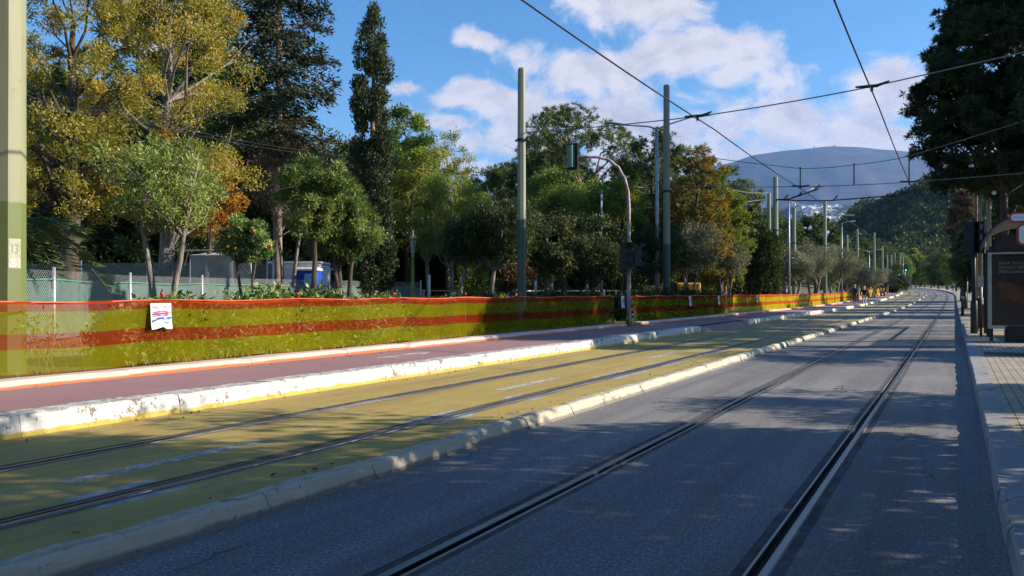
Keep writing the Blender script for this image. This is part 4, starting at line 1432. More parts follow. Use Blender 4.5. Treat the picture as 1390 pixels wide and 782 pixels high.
# banded thin pole behind the trees
x, y = at(816.5, 31)
b = MB()
hh = zh(258, 31) - LAWN
b.tube([(0, 0, -.1), (0, 0, hh)], [.055, .045], 8)
o = b.build('post', None)
o.name = 'banded_post'; o.location = (x, y, LAWN)
t = NT('banded')
zz = t.sep()[2]
t_c = t.mix(t.step(t.noise(3.2, 3, .8, t.mapping((.2, .2, 1))), .47, .53), (.55, .56, .52), (.10, .12, .10))
o.data.materials.append(t.end(t.pbr(t_c, .6)))
tag(o, 'thin post with peeling white paint standing among the trees left of the signal post', 'post')


# ------------------------------------------------------------------ traffic signals
def signal_head(parent, c, ang, h=.95, w=.34, board=True, lit=None, scale=1.0, hm='signal_teal'):
    """three-lens head facing ang: housing, back board, visors, lenses"""
    R = Matrix.Rotation(ang, 3, 'Z')
    c = Vector(c)
    hb = MB()
    hb.box(c, (.20 * scale, .26 * scale, h * scale), M=R)
    for k in range(3):
        hb.box(c + R @ Vector((-.105 * scale, 0, (1 - k) * .30 * scale)), (.02, .22 * scale, .26 * scale), M=R)
    o = hb.build('housing', M[hm], parent)
    if board:
        bb = MB(); bb.box(c + R @ Vector((.085 * scale, 0, 0)), (.015, w * 1.75 * scale, h * 1.22 * scale), M=R); bb.build('back_board', M['black'], parent)
    vb, lb = MB(), MB()
    for k in range(3):
        z = (1 - k) * .30 * scale
        ring = []
        vs, fs = [], []
        nseg = 12
        for i in range(nseg + 1):
            a = -.35 * PI + 1.7 * PI * i / nseg - .0
            a = -PI * .2 + 1.4 * PI * i / nseg
            yy, zz = math.cos(a) * .115 * scale, math.sin(a) * .115 * scale
            vs += [c + R @ Vector((.095 * scale, yy, z + zz)), c + R @ Vector((.095 * scale + (.10 + .12 * max(0, math.sin(a))) * scale, yy, z + zz))]
        fs = [(2 * i, 2 * i + 2, 2 * i + 3, 2 * i + 1) for i in range(nseg)]
        vb.add(vs, fs)
        lb2 = MB()
        cc = c + R @ Vector((.103 * scale, 0, z))
        lb2.add([cc + R @ Vector((0, .10 * scale * math.cos(2 * PI * i / 14), .10 * scale * math.sin(2 * PI * i / 14))) for i in range(14)], [tuple(range(14))])
        lb2.build('lens', M['lamp_green'] if lit == k else M['lens_dark'], parent)
    vb.build('visors', M['black'], parent)
    return o


# the arched mast arm signal on the left
x, y = at(853.5, 26.6)
g = PAV
root = thing('traffic_signal', 'rusty traffic signal post with curved arm at the gap in the netting', 'traffic light', (x, y, g))
u = Vector((-CT, -ST, 0))
hp = zh(213, 26.6) - g
pts = [Vector((0, 0, -.1)), Vector((0, 0, 2.0)), Vector((0, 0, hp - 1.55)), u * .03 + Vector((0, 0, hp - 1.15)), u * .13 + Vector((0, 0, hp - .75)), u * .34 + Vector((0, 0, hp - .36)), u * .66 + Vector((0, 0, hp - .1)), u * 1.05 + Vector((0, 0, hp)), u * 2.10 + Vector((0, 0, hp))]
b = MB(); b.tube(pts, [.075, .07, .06, .058, .056, .053, .05, .048, .045], 12)
t = NT('rusty_white'); n = t.noise(1, 5, .7, t.mapping((5, 5, 1.3)))
b.build('post', t.end(t.pbr(t.mix(t.step(n, .47, .56), (.42, .41, .40), (.24, .11, .06)), .7, 0, t.bump(n, .3, .01))), root)
b = MB(); b.lathe([(.11, -.02), (.11, .25), (.085, .3)], 10); b.build('base_collar', M['metal_grey'], root)
signal_head(root, u * 1.93 + Vector((0, 0, hp + .02)), math.radians(76), .90, .34, scale=.82)
camdir = math.atan2(-y, -x)
signal_head(root, Vector((math.cos(camdir), math.sin(camdir), 0)) * .16 + Vector((0, 0, 2.32)), camdir, .9, .2, False, hm='signal_green')
signal_head(root, u * .22 + Vector((.05, .1, 2.28)), math.radians(95), .8, .22, hm='signal_green')
signal_head(root, u * -.30 + Vector((0, .0, 2.30)), math.radians(15), .62, .2, False, hm='signal_green')

# yellow hoop with banded sleeve beside the post
x, y = at(858.5, 26.2)
root = thing('hoop_guard', 'small yellow hoop with black and white bands at the signal post', 'hoop guard', (x, y, PAV))
b = MB(); b.tube([Vector((-CT, -ST, 0)) * s * .085 + Vector((0, 0, z)) for s, z in ((-1, -.05), (-1, .42), (-.8, .5), (-.35, .55), (.35, .55), (.8, .5), (1, .42), (1, -.05))], .022, 8)
b.build('hoop', M['yellow_plastic'], root)
b = MB(); b.tube([(0, 0, -.02), (0, 0, .2)], .045, 10); b.build('foot', M['yellow_plastic'], root)
for k in range(4):
    b = MB(); b.tube([(0, 0, .2 + k * .07), (0, 0, .27 + k * .07)], .043, 10); b.build('band', M['black' if k % 2 else 'white_paint'], root)

# right-hand signal, seen dark against the light: shade put into black housings
x, y = at(1322, 22.7)
root = thing('traffic_signal', 'dark traffic signal on a slim post in front of the bus shelter', 'traffic light', (x, y, RPAV))
b = MB(); b.tube([(0, 0, -.1), (0, 0, 3.3)], [.065, .05], 10); b.build('post', M['metal_dark'], root)
b = MB(); b.lathe([(.09, 0), (.09, .9), (.065, .95)], 10); b.build('base_collar', M['metal_dark'], root)
signal_head(root, (.20 * CT, .20 * ST, zh(322, 22.7) - RPAV), math.radians(250), .9, .15, False, hm='black')
signal_head(root, (-.12 * CT, -.12 * ST, zh(322, 22.7) - RPAV - .02), math.radians(80), .92, .2, False, hm='black')

# far green lights
for px, zc, py, lab in ((1228.5, 160, 366.5, 'far traffic light showing green beside the blue sign'), (1219, 150, 373, 'far traffic light showing green above the end of the netting')):
    x, y = at(px, zc); g = gz(x, y)
    root = thing('traffic_signal', lab, 'traffic light', (x, y, g))
    hz = zh(py, zc) - g
    b = MB(); b.tube([(0, 0, -.1), (0, 0, hz + .7)], .07, 8); b.build('post', M['metal_grey'], root)
    signal_head(root, (.15, -.2, hz + .3), math.radians(-75), 1.0, .3, True, 2, 1.25)
x, y = at(1206.5, 138); g = gz(x, y)
root = thing('signal_cabinet', 'white signal back hanging on a far mast', 'traffic light', (x, y, g))
b = MB(); b.bbox((0, 0, zh(371, 138) - g), (.35, .35, .8), .05); b.build('housing', M['white_paint'], root)
b = MB(); b.tube([(0, 0, -.1), (0, 0, zh(371, 138) - g - .3)], .06, 8); b.build('post', M['metal_grey'], root)
x, y = at(1229.5, 163); g = gz(x, y)
root = thing('road_sign', 'small blue road sign near the bend', 'sign', (x, y, g))
b = MB(); b.bbox((0, -.03, zh(377, 163) - g), (.8, .03, .95), .01, ra); b.build('plate', M['blue_plastic'], root)
b = MB(); b.tube([(0, .03, -.1), (0, .03, zh(373, 163) - g)], .05, 8); b.build('post', M['metal_grey'], root)


# ------------------------------------------------------------------ overhead wires
def wire(name, label, pts, r, mat='wire', sag=0.0, n=16, clips=(), group=None, cat='wire'):
    P = [Vector(p) for p in pts]
    out = []
    for i in range(len(P) - 1):
        for k in range(n):
            t = k / n
            q = P[i].lerp(P[i + 1], t); q.z -= sag * 4 * t * (1 - t)
            out.append(q)
    out.append(P[-1])
    root = thing(name, label, cat, out[0], 0, group)
    b = MB(); b.tube([q - out[0] for q in out], r, 6); b.build('cable', M[mat], root)
    for c in clips:
        b = MB(); c = Vector(c) - out[0]
        d = (P[-1] - P[0]).normalized()
        b.tube([c - d * .32 + Vector((0, 0, .05)), c - d * .1 + Vector((0, 0, .02)), c + d * .1, c + d * .34 + Vector((0, 0, .05))], [.02, .035, .035, .02], 8)
        b.tube([c + Vector((0, 0, .03)), c - Vector((0, 0, .10))], .03, 8)
        b.build('clamp', M['wire'], root)
    return root


def contact(xt, H0, H1, label):
    pts = []
    ys = [-8, 8, 20.0, 33.5, 53, 75, 95, 115, 135, 155, 175, 200, 225]
    for y in ys:
        pts.append((xt + bend(y), y, (H0 if y < 40 else H1) + rise(y)))
    return wire('contact_wire', label, pts, .015, 'wire', .05, 8)


contact(-5.3, 5.42, 5.45, 'overhead contact wire hanging above the yellow tram lane')
contact(-1.5, 5.55, 5.5, 'overhead contact wire hanging above the right-hand track')


def xyz(px, py, zc):
    x, y = at(px, zc); return (x, y, zh(py, zc))


# first span: from the green-footed mast across both tracks
s0 = xyz(708, 180, 21.7)
nL = (-5.3, 18.6, 5.46); nR = (-1.5, 18.3, 5.62)
wire('span_wire', 'nearest span wire crossing from the green-footed mast to the right-hand trees', [s0, nL, nR, (6.5, 18.0, 6.6)], .014, 'wire_pale', .03, 8, (nL, nR))
# second span with droppers, between the lamp mast and the right
p905 = xyz(905, 252, 32.6); q905 = xyz(905, 205, 32.6)
nL2 = (-5.3, 33.0, 5.48); nR2 = (-1.5, 34.2, 5.55); e2 = (6.5, 36.0, 6.0)
low = wire('span_wire', 'lower wire of the second span with three droppers', [p905, nL2, nR2, e2], .016, 'wire_pale', .03, 8, (nL2, nR2))
uL, uM, uR = Vector(nL2) + Vector((0, 0, .72)), Vector((-3.4, 33.6, 6.28)), Vector(nR2) + Vector((0, 0, 1.0))
upw = wire('span_wire', 'upper wire of the second span with three droppers', [q905, tuple(uL), tuple(uM), tuple(uR), (6.5, 36.0, 9.0)], .015, 'wire_pale', .04, 8)
for a, bb in ((uL, Vector(nL2)), (uM, Vector((-3.4, 33.6, 5.50))), (uR, Vector(nR2))):
    b = MB(); o0 = Vector(upw.location)
    b.tube([a - o0 + Vector((0, 0, .05)), a - o0, bb - o0], [.035, .022, .022], 6)
    b.build('dropper', M['wire'], upw)
# third: the thick cable
c0 = xyz(850, 284, 60); c1 = xyz(1044, 270, 57); c2 = xyz(1053, 271, 52.7); c3 = xyz(1071, 270, 60)
wire('thick_cable', 'thick black cable sagging from the far masts to the right-hand hill', [xyz(905, 282, 50), c1], .045, 'wire', .1, 10)
tc = wire('thick_cable', 'thick black cable with perched birds crossing towards the dark pine', [c2, xyz(1120, 272.5, 52), xyz(1215, 265, 50), xyz(1345, 238, 48)], .045, 'wire', .02, 10)
br = wire('bracket_arm', 'slanting bracket arm with perched birds beside the stout mast', [c2, xyz(1072, 270, 52.5), xyz(1112, 256, 52)], .05, 'wire', .01, 8, cat='bracket arm')
wire('span_wire', 'thin wire dropping from the mast cluster towards the white houses', [xyz(1071, 273, 60), xyz(1160, 292, 110)], .03, 'wire_pale', .3, 10)
wire('span_wire', 'thin low wire crossing in front of the rusty conifer', [xyz(840, 252, 40), xyz(985, 256, 52), xyz(1044, 262, 57)], .02, 'wire_pale', .1, 10)
wire('telephone_wire', 'upper of two thin wires through the autumn trees', [xyz(-40, 118, 16), xyz(150, 150, 19), xyz(420, 205, 24), xyz(708, 238, 21.7)], .005, 'wire', .1, 10)
wire('telephone_wire', 'lower of two thin wires through the autumn trees', [xyz(-40, 124, 15.8), xyz(150, 155, 18.8), xyz(420, 209, 23.8), xyz(708, 241, 21.7)], .005, 'wire', .1, 10)
for i, (px, zc, py, px2, zc2) in enumerate([(1164, 88, 318, 1230, 84), (1187, 100, 330, 1242, 96), (1198, 123, 343, 1250, 118)]):
    lab = ['span wire from the slim mast above the walkers', 'span wire from the mast clear against the hill', 'farthest visible span wire near the bend'][i]
    wire('span_wire', lab, [xyz(px, py, zc), xyz(px2, py + 3, zc2), (3.5, at(px2, zc2)[1] + 4, zh(py, zc2) + .8)], .022, 'wire', .2, 8)


def bird(label, p, face):
    root = thing('bird', label, 'bird', p, face, 'birds perched on the black cables')
    b = MB(); b.tube([(-.17, 0, -.02), (-.08, 0, .05), (.0, 0, .12), (.06, 0, .19), (.09, 0, .235), (.12, 0, .25), (.15, 0, .245)], [.012, .035, .062, .055, .04, .038, .008], 8)
    b.tube([(-.03, .02, .08), (-.14, .03, -.0), (-.22, .02, -.07)], [.02, .03, .01], 6)
    b.build('body', M['black'], root)


for px, py, zc, lab in ((1087, 266, 52.3, 'bird perched midway up the slanting bracket arm'), (1111, 256.5, 52, 'bird perched at the tip of the slanting bracket arm'), (1068, 270, 52.5, 'bird perched beside the stout mast'),
                        (1135, 271.5, 51.7, 'bird perched on the thick cable right of the lone mast'), (1216, 264.5, 50, 'bird perched on the thick cable above the green hill')):
    x, y, z = xyz(px, py, zc)
    bird(lab, (x, y, z + .04), ra)


# ------------------------------------------------------------------ park fences and site things
def fence_panel(root, pts, z0, z1, mat, name, wav=0.0, seed=0):
    b = MB(); uv = []; s = 0
    r = random.Random(seed)
    for i in range(len(pts) - 1):
        p, q = Vector((*pts[i], 0)), Vector((*pts[i + 1], 0))
        L = (q - p).length; n = max(2, int(L / .3))
        nn = (q - p).normalized(); nn = Vector((nn.y, -nn.x, 0))
        for k in range(n):
            for (kk) in (k, k + 1):
                t = kk / n; c = p.lerp(q, t)
                g = LAWN + rise(c.y)
                sg = wav * math.sin(t * PI) * .5
                for m in range(4):
                    v = m / 3
                    off = wav * (.5 * math.sin(kk * 1.9 + i * 3 + m * 1.3) + .4 * math.sin(kk * .8 + m * 2.1))
                    b.v.append((c.x + nn.x * off, c.y + nn.y * off, g + z0 + (z1 - z0 - sg) * v)); uv.append((s + L * t, (z1 - z0) * v))
            base = len(b.v) - 8
            for m in range(3):
                b.f.append((base + m, base + 4 + m, base + 5 + m, base + 1 + m)); b.m.append(0); b.sm.append(True)
        s += L
    b.uv = uv
    return b.build(name, mat, root)


FP = [(-14.2, 6.2), (-16.3, 9.8), (-19.2, 13.6), (-19.9, 16.5), (-20.0, 18.6), (-20.0, 21.2), (-20.0, 24.5), (-19.9, 27.8)]
root = thing('chain_link_fence', 'chain-link fence with green screen cloth on steel posts', 'fence', (0, 0, 0))
for i, (x, y) in enumerate(FP[1:]):
    b = MB(); b.tube([(x, y, LAWN - .1), (x, y, LAWN + 1.55)], .032, 8); b.build('post', M['galv'], root)
fence_panel(root, FP, .05, 1.47, M['chain'], 'wire_mesh', 0, 1)
fence_panel(root, [(x - .05, y + .03) for x, y in FP], .04, 1.28, M['screen'], 'screen_cloth', .07, 2)
b = MB()
pp = []
for i in range(len(FP) - 1):
    for k in range(6):
        t = k / 6
        pp.append((FP[i][0] + (FP[i + 1][0] - FP[i][0]) * t, FP[i][1] + (FP[i + 1][1] - FP[i][1]) * t, LAWN + 1.29 - .04 * math.sin(t * PI)))
b.tube(pp, .02, 6); b.build('top_hem', M['signal_teal'], root)

# taller dark screened fence farther back
BP = [at(18, 31), at(110, 30.5), at(200, 30), at(285, 29.5), at(371, 29)]
root = thing('screen_fence', 'tall dark screened fence behind the tree trunks', 'fence', (0, 0, 0))
for i, (x, y) in enumerate(BP):
    b = MB(); b.tube([(x, y, LAWN - .1), (x, y, LAWN + 2.25)], .035, 8); b.build('post', M['galv'], root)
fence_panel(root, BP, .05, 2.15, M['chain'], 'wire_mesh', 0, 3)
fence_panel(root, [(x - .06, y + .06) for x, y in BP], .03, 2.05, M['screen_dark'], 'screen_cloth', .05, 4)
x, y = BP[-1]; x2, y2 = at(352, 29.2)
b = MB(); b.tube([(x, y, LAWN + 1.5), (x2, y2, LAWN)], .03, 8); b.build('brace', M['galv'], root)

# white posts with no mesh
for i, (px, yt) in enumerate([(583, 373), (627, 376), (672, 371), (690, 389), (727, 375), (750, 370), (797, 369)]):
    zc = 33 + i * .6
    x, y = at(px, zc)
    h = zh(yt, zc) - LAWN
    b = MB(); b.bbox((0, 0, h / 2 - .05), (.10, .10, h + .1), .012)
    o = b.build('concrete_post', M['white_paint']); o.location = (x, y, LAWN); o.rotation_euler = (random.uniform(-.02, .02), random.uniform(-.02, .02), .3)
    tag(o, 'slender white concrete post standing bare in the dark park', 'post', 'bare white concrete posts')

# low white rail fence
pts = [at(575, 40), at(660, 40), at(740, 41), at(820, 42), at(880, 46), at(960, 56)]
root = thing('rail_fence', 'low whitish rail fence running behind the hedges', 'fence', (0, 0, 0))
for z in (.45, .82, 1.12):
    b = MB()
    for i in range(len(pts) - 1):
        b.tube([(*pts[i], LAWN + z), (*pts[i + 1], LAWN + z)], .035, 6)
    b.build('rail', M['white_paint'], root)
for i in range(len(pts) - 1):
    p, q = Vector((*pts[i], 0)), Vector((*pts[i + 1], 0))
    n = max(2, int((q - p).length / 1.1))
    for k in range(n):
        c = p.lerp(q, k / n)
        b = MB(); b.bbox((c.x, c.y, LAWN + .58), (.09, .09, 1.22), .01); b.build('post', M['white_paint'], root)

# site cabin
x, y = at(409, 33)
root = thing('site_cabin', 'white site cabin behind the bare conifer trunk', 'cabin', (x, y, LAWN), ra)
b = MB(); b.bbox((0, 0, 1.1), (2.0, 2.0, 2.2), .04); b.build('body', M['cabin_white'], root)
b = MB(); b.box((0, 0, 2.24), (2.12, 2.12, .08)); b.build('roof', M['cabin_white'], root)
b = MB(); b.box((-.45, -1.02, 1.0), (.35, .04, .4)); b.build('hatch', M['metal_grey'], root)
x, y = at(420, 31.6)
root = thing('portable_toilet', 'blue portable toilet in front of the white site cabin', 'toilet', (x, y, LAWN), ra)
b = MB(); b.bbox((0, 0, .95), (.86, .9, 1.9), .06); b.build('body', M['blue_plastic'], root)
b = MB(); b.bbox((.12, -.46, 1.1), (.42, .03, 1.3), .01); b.build('door', M['blue_pale'], root)
b = MB(); b.bbox((0, 0, 1.95), (.92, .96, .12), .05); b.build('roof', M['cabin_white'], root)
# grey shelter
x, y = at(312, 27.3)
root = thing('tarpaulin_shelter', 'grey tarpaulin shelter behind the small citrus tree', 'shelter', (x, y, LAWN), ra)
b = MB(); uv = None
n = 10
for i in range(n + 1):
    for j in range(4):
        v = j / 3
        b.v.append((-1.0 + 2.0 * i / n + .10 * (1 - v) * (1 if i > 5 else -1), -.9 + .04 * math.sin(i * 1.7) , .95 + 1.3 * v + .05 * math.sin(i * .9) * (1 - v)))
for i in range(n):
    for j in range(3):
        b.f.append((i * 4 + j, i * 4 + 4 + j, i * 4 + 5 + j, i * 4 + 1 + j)); b.m.append(0); b.sm.append(True)
b.add([(-1.05, -.92, 2.26), (1.05, -.92, 2.26), (1.05, .9, 2.45), (-1.05, .9, 2.45)], [(0, 1, 2, 3)])
b.build('tarpaulin', M['tarp'], root)
b = MB()
for sx in (-1, 1):
    for sy in (-.88, .9):
        b.tube([(sx, sy, -.1), (sx, sy, 2.25 + (.2 if sy > 0 else 0))], .03, 6)
b.tube([(-1.5, -.94, 2.42), (1.15, -.94, 2.42)], .03, 6)
b.build('frame', M['galv'], root)
# dark low platform / skip behind the hedge
x, y = at(452, 33)
root = thing('flat_trailer', 'low flat grey platform behind the green screen cloth', 'trailer', (x, y, LAWN), ra + .1)
b = MB(); b.bbox((0, 0, 1.0), (3.0, 1.3, .12), .02); b.build('deck', M['metal_grey'], root)
b = MB()
for sx in (-1.2, 1.2): b.box((sx, 0, .45), (.1, 1.1, .98))
b.build('legs', M['metal_dark'], root)
# yellow site objects
x, y = at(887, 37)
root = thing('grit_bin', 'yellow bin with sloping lid behind the hedge', 'bin', (x, y, LAWN), ra)
b = MB(); b.bbox((0, 0, .55), (.9, .7, 1.1), .05); b.build('body', M['yellow_plastic'], root)
b = MB(); b.add([(-.48, -.38, 1.1), (.48, -.38, 1.1), (.48, .38, 1.25), (-.48, .38, 1.25), (-.3, -.2, 1.28), (.3, -.2, 1.28), (.3, .25, 1.36), (-.3, .25, 1.36)], [(0, 1, 5, 4), (1, 2, 6, 5), (2, 3, 7, 6), (3, 0, 4, 7), (4, 5, 6, 7), (3, 2, 1, 0)]); b.build('lid', M['yellow_plastic'], root)
x, y = at(921, 39)
root = thing('site_container', 'yellow ribbed container behind the mast foot', 'container', (x, y, LAWN), ra)
b = MB(); b.bbox((0, 0, .75), (1.9, 1.2, 1.5), .03)
for k in range(9): b.box((-.85 + k * .21, -.62, .75), (.08, .05, 1.4))
b.build('body', M['yellow_plastic'], root)
b = MB(); b.box((-.35, -.655, 1.2), (.35, .03, .6)); b.build('opening', M['black'], root)
x, y = at(985, 41)
root = thing('warning_post', 'orange warning post behind the netting near the tied corner', 'post', (x, y, LAWN))
b = MB(); b.lathe([(.16, 0), (.16, .08), (.07, .1), (.06, 1.3), (.02, 1.36)], 10); b.build('post', M['orange_plastic'], root)
b = MB(); b.tube([(0, 0, .9), (0, 0, 1.05)], .066, 10); b.build('band', M['white_paint'], root)
# small white panel with blue mark on the green fence
x, y = at(540, 32.6)
root = thing('fence_sign', 'small white panel with red and blue marks on the green screen cloth', 'sign', (x, y, LAWN), ra)
b = MB(); b.bbox((0, -.06, .82), (.26, .02, .42), .004); b.build('plate', M['paper'], root)
b = MB(); b.box((0, -.075, .92), (.18, .008, .08)); b.build('red_mark', M['ink_pink'], root)
b = MB(); b.box((0, -.075, .75), (.18, .008, .06)); b.build('blue_mark', M['ink_blue'], root)
# loose sacks
for px, dx in ((606, 0), (618, .1)):
    x, y = at(px, 30)
    b = MB(); b.lathe([(.05, 0), (.30, .05), (.34, .25), (.22, .48), (.08, .62), (.10, .68)], 10)
    o = b.build('sack', M['white_paint']); o.location = (x, y, LAWN + .3); o.rotation_euler = (.3, .5, dx * 5)
    o.location.z = LAWN
    o.scale = (1, 1, 1.75 if px == 606 else 1.45)
    tag(o, 'white sack, taller of the two in the dark park' if px == 606 else 'white sack, lower of the two in the dark park', 'sack')

# ------------------------------------------------------------------ right-hand pavement furniture
# bus shelter
Y0 = 22.2
root = thing('bus_shelter', 'dark bus shelter with curved blue roof', 'bus shelter', (.72, Y0, RPAV))
DEP, LEN = 1.75, 4.2
b = MB()
vs = []; N = 12
for yy in (-.35, LEN + .2):
    for off in (0, .06):
        for i in range(N + 1):
            t = i / N
            a = PI * (1 - t * .62)
            vs.append((.95 + math.cos(a) * 1.03, yy, 2.27 + math.sin(a) * .72 + off))
W1 = N + 1
fs = []
for i in range(N):
    fs += [(i, i + 1, 2 * W1 + i + 1, 2 * W1 + i), (W1 + i, 3 * W1 + i, 3 * W1 + i + 1, W1 + i + 1), (i, W1 + i, W1 + i + 1, i + 1), (2 * W1 + i, 2 * W1 + i + 1, 3 * W1 + i + 1, 3 * W1 + i)]
fs += [(0, 2 * W1, 3 * W1, W1), (N, W1 + N, 3 * W1 + N, 2 * W1 + N)]
b.add(vs, fs, 0, False)
b.build('roof', M['roof_blue'], root)
b = MB(); b.box((1.0, -.02, 2.33), (1.75, .06, .40)); b.build('fascia', M['metal_dark'], root)
for yy in (.05, LEN / 2, LEN - .1):
    b = MB(); b.box((.06, yy + .12, 1.13), (.08, .08, 2.3)); b.build('post', M['metal_dark'], root)
    b = MB(); b.box((1.75, yy + .12, 1.33), (.08, .08, 2.7)); b.build('post', M['metal_dark'], root)
b = MB(); b.box((1.80, LEN / 2, 1.2), (.012, LEN - .3, 1.9)); b.build('back_glass', M['glass_dark'], root)
b = MB(); b.bbox((1.35, LEN / 2, .46), (.42, 2.4, .05), .01)
for yy in (1.1, 3.1): b.box((1.45, yy, .22), (.08, .06, .44))
b.build('bench', M['metal_grey'], root)
# light box with poster at the near end
pw, ph_, pz0 = 1.36, 1.80, .31
bx = MB(); bx.bbox((pw / 2 - .02, -.14, pz0 + ph_ / 2), (pw, .16, ph_), .02); lb = bx.build('light_box', M['metal_dark'], root)
fr = MB()
fr.box((.02, -.23, pz0 + ph_ / 2), (.08, .03, ph_)); fr.box((pw - .06, -.23, pz0 + ph_ / 2), (.08, .03, ph_))
fr.box((pw / 2 - .02, -.23, pz0 + .04), (pw - .16, .03, .08)); fr.box((pw / 2 - .02, -.23, pz0 + ph_ - .02), (pw - .16, .03, .04))
fr.build('frame', M['alu'], lb)
po = MB(); po.box((pw / 2 - .02, -.222, pz0 + ph_ / 2 + .01), (pw - .15, .008, ph_ - .11)); po.build('poster', M['poster_dark'], lb)


def blob(cx, cz, rx, rz, mat, seed, d=.004):
    r = random.Random(seed); k = MB(); n = 26
    vs = []
    for i in range(n):
        a = 2 * PI * i / n; q = 1 + .22 * math.sin(3 * a + seed) + .12 * math.sin(5 * a + 2 * seed) + r.uniform(-.05, .05)
        vs.append((cx + rx * q * math.cos(a), -.226 - d, cz + rz * q * math.sin(a)))
    vs2 = [(p[0], -.223, p[2]) for p in vs]
    k.add(vs + vs2, [tuple(range(n))] + [(i, i + n, (i + 1) % n + n, (i + 1) % n) for i in range(n)])
    k.build('poster_figure', M[mat], lb)


blob(.42, 1.22, .24, .20, 'poster_red', 1); blob(.62, 1.06, .13, .16, 'poster_red', 4, .006); blob(.95, 1.0, .22, .26, 'poster_brown', 2, .005)
for k, s in enumerate(('ΧΡΕΙΑΖΟΜΑΣΤΕ', 'ΠΕΡΙΣΣΟΤΕΡΟΥΣ', 'ΛΕΒΑΔΙΔΗΔΕΣ')):
    me = text_mesh(s, .088, .002, 'LEFT')
    me.transform(face_matrix((0, -1, 0), (.20, -.228, pz0 + ph_ - .26 - k * .10)) @ Matrix.Diagonal((.92, 1, 1, 1)))
    link('lettering', me, M['poster_ink'], lb)
b = MB(); b.bbox((.88, -.02, .19), (1.1, .5, .40), .03); b.build('plinth', M['black'], root)
# round-ended route signs on the roof
for (cx, cz, w, h, txt, dy, ts) in ((.90, 2.90, 1.02, .25, 'Ε ΠΕ', -.44, .17), (.96, 2.50, .82, .50, '', -.46, .2)):
    s = thing('stop_sign', 'long white route sign with red rim above the bus shelter' if txt else 'square white stop sign with red rim and a dark vehicle picture', 'sign', (.72 + cx, Y0 + dy, RPAV + cz))

    def rr(w, h, r, d0, d1):
        k = MB(); n = 8; vs = []
        for (qx, qz, a0) in ((w / 2 - r, h / 2 - r, 0), (-w / 2 + r, h / 2 - r, PI / 2), (-w / 2 + r, -h / 2 + r, PI), (w / 2 - r, -h / 2 + r, 1.5 * PI)):
            for i in range(n + 1):
                a = a0 + PI / 2 * i / n
                vs.append((qx + r * math.cos(a), d0, qz + r * math.sin(a)))
        m = len(vs)
        k.add(vs + [(p[0], d1, p[2]) for p in vs], [tuple(range(m)), tuple(range(2 * m - 1, m - 1, -1))] + [(i, i + m, (i + 1) % m + m, (i + 1) % m) for i in range(m)])
        return k
    rr(w, h, min(h * .45, .12), -.02, .02).build('rim', M['sign_red'], s)
    rr(w - .09, h - .09, min(h * .34, .09), -.026, -.018).build('plate', M['sign_white'], s)
    if txt:
        lettering(txt, ts, (0, -1, 0), (0, -.028, 0), M['ink_pink'], s)
    else:
        k = rr(.42, .17, .05, -.034, -.026); k.build('vehicle_picture', M['black'], s)
        k = MB(); k.box((-.05, -.030, -.14), (.36, .008, .04)); k.build('stripe', M['ink_pink'], s)
        k = MB(); k.box((-.10, -.030, .14), (.20, .008, .07)); k.build('vehicle_roof', M['black'], s)
    k = MB(); k.box((0, .04, -h / 2 - .12), (.05, .04, h + .25)); k.build('bracket', M['metal_dark'], s)

# tall light poles beside the pine
for px, zc, yt, r, lab, mt in ((1331.5, 34, 232, .07, 'slim dark mast with a sunlit edge left of the pine trunk', 'pole_far'), (1342.5, 35, 225, .11, 'thicker pale mast close beside the pine trunk', 'pole_far'), (1326, 46, 258, .07, 'thin brown post farther off behind the right-hand signal', 'rust')):
    x, y = at(px, zc); g = gz(x, y)
    root = thing('pavement_mast', lab, 'mast', (x, y, g))
    h = zh(yt, zc) - g + 1.5
    b = MB(); b.tube([(0, 0, -.1), (0, 0, h)], [r, r * .8], 10); b.build('shaft', M[mt], root)
    b = MB(); b.lathe([(r * 1.5, 0), (r * 1.5, .4), (r * 1.1, .45)], 10); b.build('base_collar', M[mt], root)
x, y = at(1350.5, 32.6)
b = MB(); b.tube([(0, 0, 0), (0, -.012, 0)], .09, 16)
o = b.build('trunk_disc', M['sign_white']); o.location = (x - .02, y - .14, zh(262, 32.6)); o.rotation_euler = (0, 0, -.2)
tag(o, 'small pale disc fixed high on the pine trunk', 'disc')

# guard railing by the kerb
root = thing('guard_rail', 'dark pedestrian guard rail along the right kerb', 'railing', (.62, 24.5, RPAV))
b = MB(); b.tube([(0, 0, -.05), (0, 0, .9), (0, .1, 1.0), (0, 9.9, 1.0), (0, 10, .9), (0, 10, -.05)], .03, 8); b.build('hoop', M['metal_dark'], root)
b = MB()
b.tube([(0, 0, .18), (0, 10, .18)], .018, 6)
for k in range(66): b.tube([(0, .15 + k * .148, .18), (0, .15 + k * .148, 1.0)], .009, 5)
b.build('bars', M['metal_dark'], root)
b = MB()
for yy in (3.3, 6.7): b.tube([(0, yy, -.05), (0, yy, 1.0)], .03, 8)
b.build('posts', M['metal_dark'], root)
